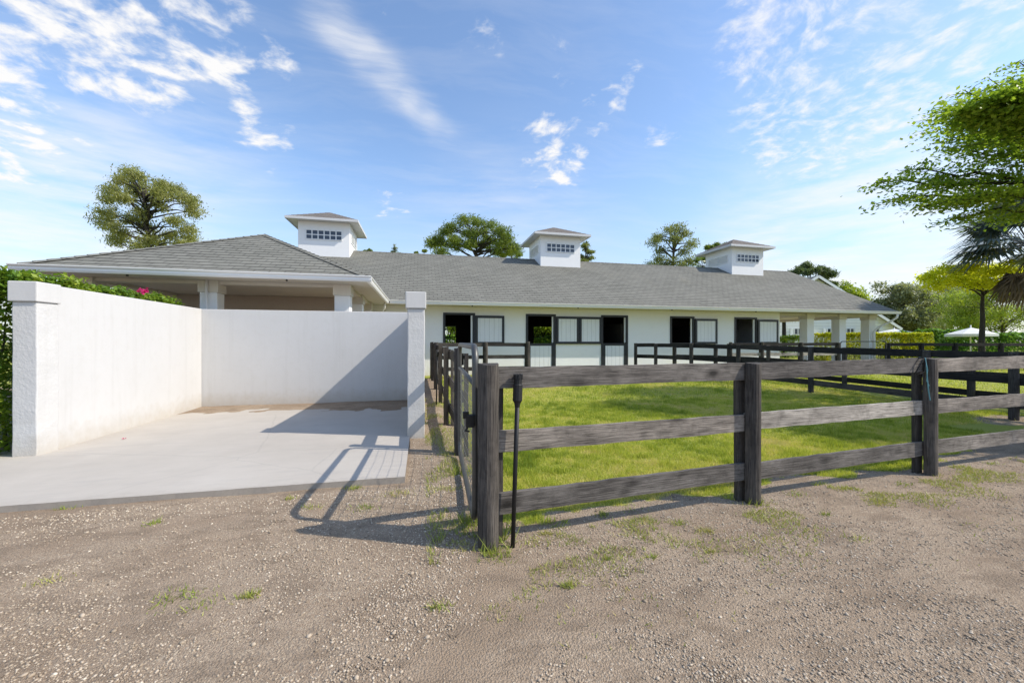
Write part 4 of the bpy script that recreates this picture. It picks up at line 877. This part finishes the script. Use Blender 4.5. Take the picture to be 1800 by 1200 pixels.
# hedges
def hedge(name, label, p0, p1, depth, z1, leafm, n, lsize, tm=.45, wave=.08, flower=None, bumps=1.4, zbot=.1):
    p0, p1 = np.array(p0, float), np.array(p1, float); d = p1 - p0; L = np.linalg.norm(d); d /= L; nrm = np.array((-d[1], d[0]))
    th = thing(name, (p0[0], p0[1], float(gz(*p0))), label, 'hedge' if 'hedge' in name else 'shrub')
    u = rng.uniform(0, L, n); f = rng.random(n); w = rng.uniform(0, depth, n); z = rng.uniform(zbot, z1, n)
    top = z1 + wave * 2 * (fbm(u * bumps, w * bumps + 5) - .5) * 2
    side = f < .62; 
    sh = np.abs(rng.normal(0, .09, n)); w = np.where(f < .28, sh, np.where(f < .56, depth - sh, w)); z = np.where(f >= .62, top - sh, zbot + (z - zbot) * (top - zbot) / (z1 - zbot))
    u = np.where((f >= .56) & (f < .62), np.where(rng.random(n) < .5, sh, L - sh), u)
    bulge = .10 * (fbm(u * 2.1 + 4, z * 2.3) - .5) * 2; w = w + np.where(f < .28, -bulge, np.where(f < .56, bulge, 0))
    P = np.stack([p0[0] + d[0] * u + nrm[0] * w, p0[1] + d[1] * u + nrm[1] * w, z + float(gz(*p0)) * 0], 1) + rng.normal(0, .03, (n, 3))
    V, Fc = leaf_quads(P, lsize, .6, .2, 0); tt = np.clip(tm + .55 * (fbm(u * 3, z * 3 + w * 2) - .5) * 2 + rng.normal(0, .16, n), 0, 1)
    np_mesh('foliage', V, Fc, leafm, th, tint=tt)
    st = MB()
    for k in range(int(L * 5)):
        q = random.uniform(0, L); ww = random.uniform(.15, .85) * depth; b = (p0[0] + d[0] * q + nrm[0] * ww, p0[1] + d[1] * q + nrm[1] * ww)
        st.tube(limb((b[0], b[1], 0), (b[0] + rng.normal(0, .15), b[1] + rng.normal(0, .15), z1 * random.uniform(.75, .98)), 0, 5, .1), [.025, .02, .016, .012, .006], 5, False)
    st.build('stem', M['bark_dark'], th)
    if flower is not None:
        Cc = np.repeat(np.array(flower), 26, 0); C2 = Cc + rng.normal(0, .028, Cc.shape); V, Fc = leaf_quads(C2, .06, .8, 0, 0); np_mesh('bract', V, Fc, M['bougain'], th, tint=rng.random(len(C2)))
    return th
hedge('flowering_hedge', 'leafy green hedge with a magenta bloom, left behind the stall side wall', (-5.02, 5.9), (-5.05, 10.0), 1.1, 2.36, M['leaf_hedge'], 46000, .075, .5, .07, [at(256, 511, 7.25), at(250, 512, 7.3)])
h0, h1 = at(1452, 600, 28), at(1642, 600, 28)
hedge('clipped_hedge', 'bright yellow green clipped hedge beyond the porch columns', h0[:2], h1[:2], 1.2, 2.08, M['leaf_yellowhedge'], 26000, .13, .45, .05)
h0, h1 = at(1615, 600, 30.5), at(1700, 600, 30.5)
hedge('shrub_border', 'lush green shrubs right of the yellow clipped hedge', h0[:2], h1[:2], 1.5, 2.25, M['leaf_shrub'], 9000, .24, .5, .22)
h0, h1 = at(1690, 600, 27), at(1850, 600, 27)
hedge('shrub_border', 'dark green shrubs behind the black far fence at the right edge', h0[:2], h1[:2], 1.4, 1.95, M['leaf_shrub'], 9000, .2, .35, .22)
h0, h1 = at(1375, 600, 33), at(1410, 600, 33)
hedge('shrub_border', 'small green shrub seen low between the left porch columns', h0[:2], h1[:2], 1.0, 1.9, M['leaf_hedge'], 3500, .14, .5, .15)
h0, h1 = (-1.0, 31.0), (13.0, 31.0)
hedge('clipped_hedge', 'green hedge glimpsed through the barn stall openings', h0, h1, 1.2, 1.9, M['leaf_shrub'], 14000, .2, .55, .15)

# ------------------------------------------------------------------ house, parasols beyond
def house():
    t = 46.0; c = at(1433, 600, t); fw = np.array((SN, CS, 0)); rt = np.array((CS, -SN, 0)); hw = pxs(145, t); zp = at(1433, 485, t)[2]; zee = at(1433, 577, t)[2]
    o = thing('white_house', (c[0], c[1], .1), 'white sided gabled house seen behind the barn porch columns', 'house')
    P = lambda r, f, z: c * np.array((1, 1, 0)) + rt * r + fw * f + np.array((0, 0, z))
    iw = hw - .5; w = MB(); D = 12; zi = zee + .5 * (zp - zee) / hw
    w.face([P(-iw, 0, 0), P(iw, 0, 0), P(iw, 0, zi), P(0, 0, zp - .15), P(-iw, 0, zi)]); w.face([P(iw, 0, 0), P(iw, D, 0), P(iw, D, zi), P(iw, 0, zi)]); w.face([P(-iw, D, 0), P(-iw, 0, 0), P(-iw, 0, zi), P(-iw, D, zi)])
    w.face([P(iw, D, 0), P(-iw, D, 0), P(-iw, D, zi), P(0, D, zp - .15), P(iw, D, zi)]); w.build('wall', M['siding'], o)
    r = MB()
    for s in (-1, 1):
        pts = [P(s * hw, -.5, zee), P(s * hw, D + .4, zee), P(0, D + .4, zp), P(0, -.5, zp)]
        r.face(pts if s > 0 else pts[::-1]); 
    r.build('roof', M['shingle'], o)
    b = MB()
    for s in (-1, 1): b.bar(P(s * hw, -.53, zee - .12), P(0, -.53, zp - .12), .05, .28)
    b.build('barge_board', M['trim_white'], o)
    for px in (1402, 1460, 1494, 1538):
        r0 = (px - 1433) * t / F; ww, z0, z1 = .42, 1.6, 3.0
        wn = MB(); a, bb = P(r0 - ww, -.03, z0), P(r0 + ww, -.03, z1)
        wn.face([P(r0 - ww, -.03, z0), P(r0 + ww, -.03, z0), P(r0 + ww, -.03, z1), P(r0 - ww, -.03, z1)]); wo = wn.build('window', M['glass'], o)
        f = MB(); 
        for k in (-1, 0, 1): f.bar(P(r0 + k * ww, -.06, z0), P(r0 + k * ww, -.06, z1), .04, .08, up=tuple(rt))
        for z in (z0, (z0 + z1) / 2, z1): f.bar(P(r0 - ww, -.05, z), P(r0 + ww, -.05, z), .03, .07)
        f.build('frame', M['trim_white'], wo)
        for k in (-1, 1): MB().bar(P(r0 + k * (ww + .28), -.05, z0 - .05), P(r0 + k * (ww + .28), -.05, z1 + .05), .04, .36, up=tuple(rt)).build('shutter', M['trim_white'], wo)
house()
def parasol(px, py, t, R, label, rise=.42):
    c = at(px, py, t); base = np.array((c[0], c[1], float(gz(c[0], c[1])))); o = thing('parasol', base, label, 'parasol'); n = 8; m = MB(); zt = c[2] + rise
    ring = [(c[0] + R * math.cos(2 * PI * k / n + .2), c[1] + R * math.sin(2 * PI * k / n + .2), c[2]) for k in range(n)]
    for k in range(n):
        a, b = ring[k], ring[(k + 1) % n]; m.face([a, b, (c[0], c[1], zt)]); m.face([(a[0], a[1], a[2] - .16), (b[0], b[1], b[2] - .16), b, a])
        m.face([(c[0], c[1], zt - .03), (b[0], b[1], b[2] - .03), (a[0], a[1], a[2] - .03)])
    m.build('canopy', M['canvas'], o); MB().tube([base, (c[0], c[1], zt + .15)], .035, 8).build('pole', M['trim_white'], o, smooth=True)
parasol(1706, 587, 25.5, 1.2, 'white parasol standing left of the dark trunk behind the shrubs')
parasol(1572, 585, 40, 1.6, 'white parasol just right of the porch end behind the yellow hedge')

# ------------------------------------------------------------------ light, sky, camera
sd = np.array((.694, -.27, .666)); sd /= np.linalg.norm(sd)
sun = bpy.data.lights.new('sun', 'SUN'); sun.energy = 4.4; sun.angle = math.radians(.5); sun.color = (1, .925, .81)
so = bpy.data.objects.new('sun', sun); COL.objects.link(so); so.location = tuple(sd * 60)
from mathutils import Vector
so.rotation_euler = Vector(tuple(sd)).to_track_quat('Z', 'Y').to_euler()
W = bpy.data.worlds.new('World'); scene.world = W; W.use_nodes = True; nt = W.node_tree
bg = nt.nodes['Background']
sky = nd(nt, 'TexSky', {'sky_type': 'NISHITA', 'sun_disc': False, 'sun_elevation': math.asin(sd[2]), 'sun_rotation': math.atan2(sd[0], sd[1]), 'air_density': 1.0, 'dust_density': .6, 'ozone_density': 1.6})
D = nd(nt, 'TexCoord').outputs['Generated']; sep = nd(nt, 'SeparateXYZ', None, Vector=D).outputs
den = math_(nt, 'ADD', math_(nt, 'MAXIMUM', sep[2], 0), .12)
pl_ = nd(nt, 'CombineXYZ', None, X=math_(nt, 'DIVIDE', sep[0], den), Y=math_(nt, 'DIVIDE', sep[1], den), Z=0.).outputs[0]
def cdir(px, py):
    a, b, c = ray(px, py); v = np.array((a, b, c)); return tuple(v / np.linalg.norm(v))
def blob(px, py, r, k=1.):
    ds = nd(nt, 'VectorMath', {'operation': 'DISTANCE'}, _0=D, _1=cdir(px, py)).outputs['Value']
    return nd(nt, 'MapRange', {'interpolation_type': 'SMOOTHERSTEP'}, Value=ds, From_Min=r, From_Max=r * .1, To_Min=0., To_Max=k).outputs[0]
def total(L):
    s = L[0]
    for q in L[1:]: s = math_(nt, 'ADD', s, q)
    return s
puff_m = math_(nt, 'MINIMUM', total([blob(*q) for q in ((60, 25, .15, 1.15), (150, 65, .08, .9), (-30, 215, .17, 1.), (440, 75, .11, .95), (340, 65, .10, .85), (320, 105, .10, .85), (240, 122, .12, 1.), (465, 245, .09, .9), (430, 178, .05, .8), (180, 132, .05, 1.), (690, 362, .07, .8), (270, 10, .1, .8), (680, 10, .05, .7), (850, 40, .10, .6), (970, 265, .13, .95), (1000, 295, .07, .8), (1060, 195, .09, .7), (980, 108, .07, .55), (1100, 122, .08, .5), (1165, 235, .07, .65))]), 1.25)
alto_m = math_(nt, 'MINIMUM', total([blob(*q) for q in ((1480, 70, .26), (1440, 190, .22), (1560, 130, .2), (1620, 60, .2), (1400, 240, .10), (1330, 40, .12))]), 1.)
streak_m = total([blob(*q) for q in ((570, 25, .075, .9), (615, 70, .075, .9), (660, 112, .075, .85), (700, 152, .07, .8), (740, 192, .065, .7), (775, 228, .06, .5))])
low_m = total([math_(nt, 'MULTIPLY', blob(*q), k) for q, k in (((60, 430, .32), 1.), ((1400, 450, .26), .9), ((1580, 410, .26), .9), ((1700, 470, .2), .8), ((300, 280, .25), .35), ((900, 420, .35), .3))])
w1 = nd(nt, 'VectorMath', {'operation': 'ADD'}, _0=pl_, _1=nd(nt, 'VectorMath', {'operation': 'SCALE'}, _0=noise(nt, pl_, 2.2, 3, .5, 1), Scale=.25).outputs[0]).outputs[0]
n1 = noise(nt, w1, 10., 8, .58); n4 = noise(nt, w1, 15., 7, .6); n2 = noise(nt, nd(nt, 'Mapping', None, Vector=w1, Rotation=(0, 0, .5), Scale=(1.2, 4.5, 1)).outputs[0], 1.6, 7, .62)
n3 = noise(nt, nd(nt, 'Mapping', None, Vector=D, Scale=(2.2, 2.2, 13)).outputs[0], 2.0, 7, .6)
puff = nd(nt, 'MapRange', {'interpolation_type': 'SMOOTHSTEP'}, Value=math_(nt, 'ADD', n1, math_(nt, 'MULTIPLY', puff_m, .22)), From_Min=.64, From_Max=.92).outputs[0]
puff = math_(nt, 'MULTIPLY', puff, math_(nt, 'MINIMUM', math_(nt, 'MULTIPLY', puff_m, 2.2), 1.))
alto = math_(nt, 'MULTIPLY', nd(nt, 'MapRange', {'interpolation_type': 'SMOOTHSTEP'}, Value=math_(nt, 'ADD', n4, math_(nt, 'MULTIPLY', alto_m, .2)), From_Min=.58, From_Max=.98).outputs[0], math_(nt, 'MULTIPLY', alto_m, .85))
strk = math_(nt, 'MULTIPLY', nd(nt, 'MapRange', None, Value=math_(nt, 'ADD', n2, math_(nt, 'MULTIPLY', streak_m, .12)), From_Min=.40, From_Max=.80).outputs[0], math_(nt, 'MINIMUM', streak_m, 1.))
low = math_(nt, 'MULTIPLY', nd(nt, 'MapRange', None, Value=n3, From_Min=.34, From_Max=.66).outputs[0], math_(nt, 'MINIMUM', low_m, 1.))
thin = math_(nt, 'MULTIPLY', nd(nt, 'MapRange', None, Value=n2, From_Min=.45, From_Max=.9).outputs[0], .18)
cl = total([puff, alto, math_(nt, 'MULTIPLY', strk, .5), math_(nt, 'MULTIPLY', low, .8), thin]); cl = math_(nt, 'MINIMUM', cl, .97)
hz = nd(nt, 'MapRange', {'interpolation_type': 'SMOOTHSTEP'}, Value=sep[2], From_Min=.0, From_Max=.42, To_Min=.62, To_Max=0.).outputs[0]
SKYC = (1.0, 1.0, 1.0)
skyb = mixc(nt, 1.0, sky.outputs[0], (2.35, 2.45, 2.55), 'MULTIPLY')
skyb = mixc(nt, hz, skyb, (5.4, 6.2, 7.0))
skyb = mixc(nt, cl, skyb, (10., 9.9, 9.8))
nt.links.new(skyb, bg.inputs[0]); bg.inputs[1].default_value = .088
cam = bpy.data.cameras.new('camera'); cam.sensor_width = 36; cam.lens = 14.0; cam.clip_start = .05; cam.clip_end = 4000
co = bpy.data.objects.new('camera', cam); COL.objects.link(co); co.location = (0, 0, H); co.rotation_euler = (PI / 2, 0, -TH); scene.camera = co
scene.view_settings.view_transform = 'Standard'; scene.view_settings.look = 'None'; scene.view_settings.exposure = 0.2; scene.view_settings.gamma = 1
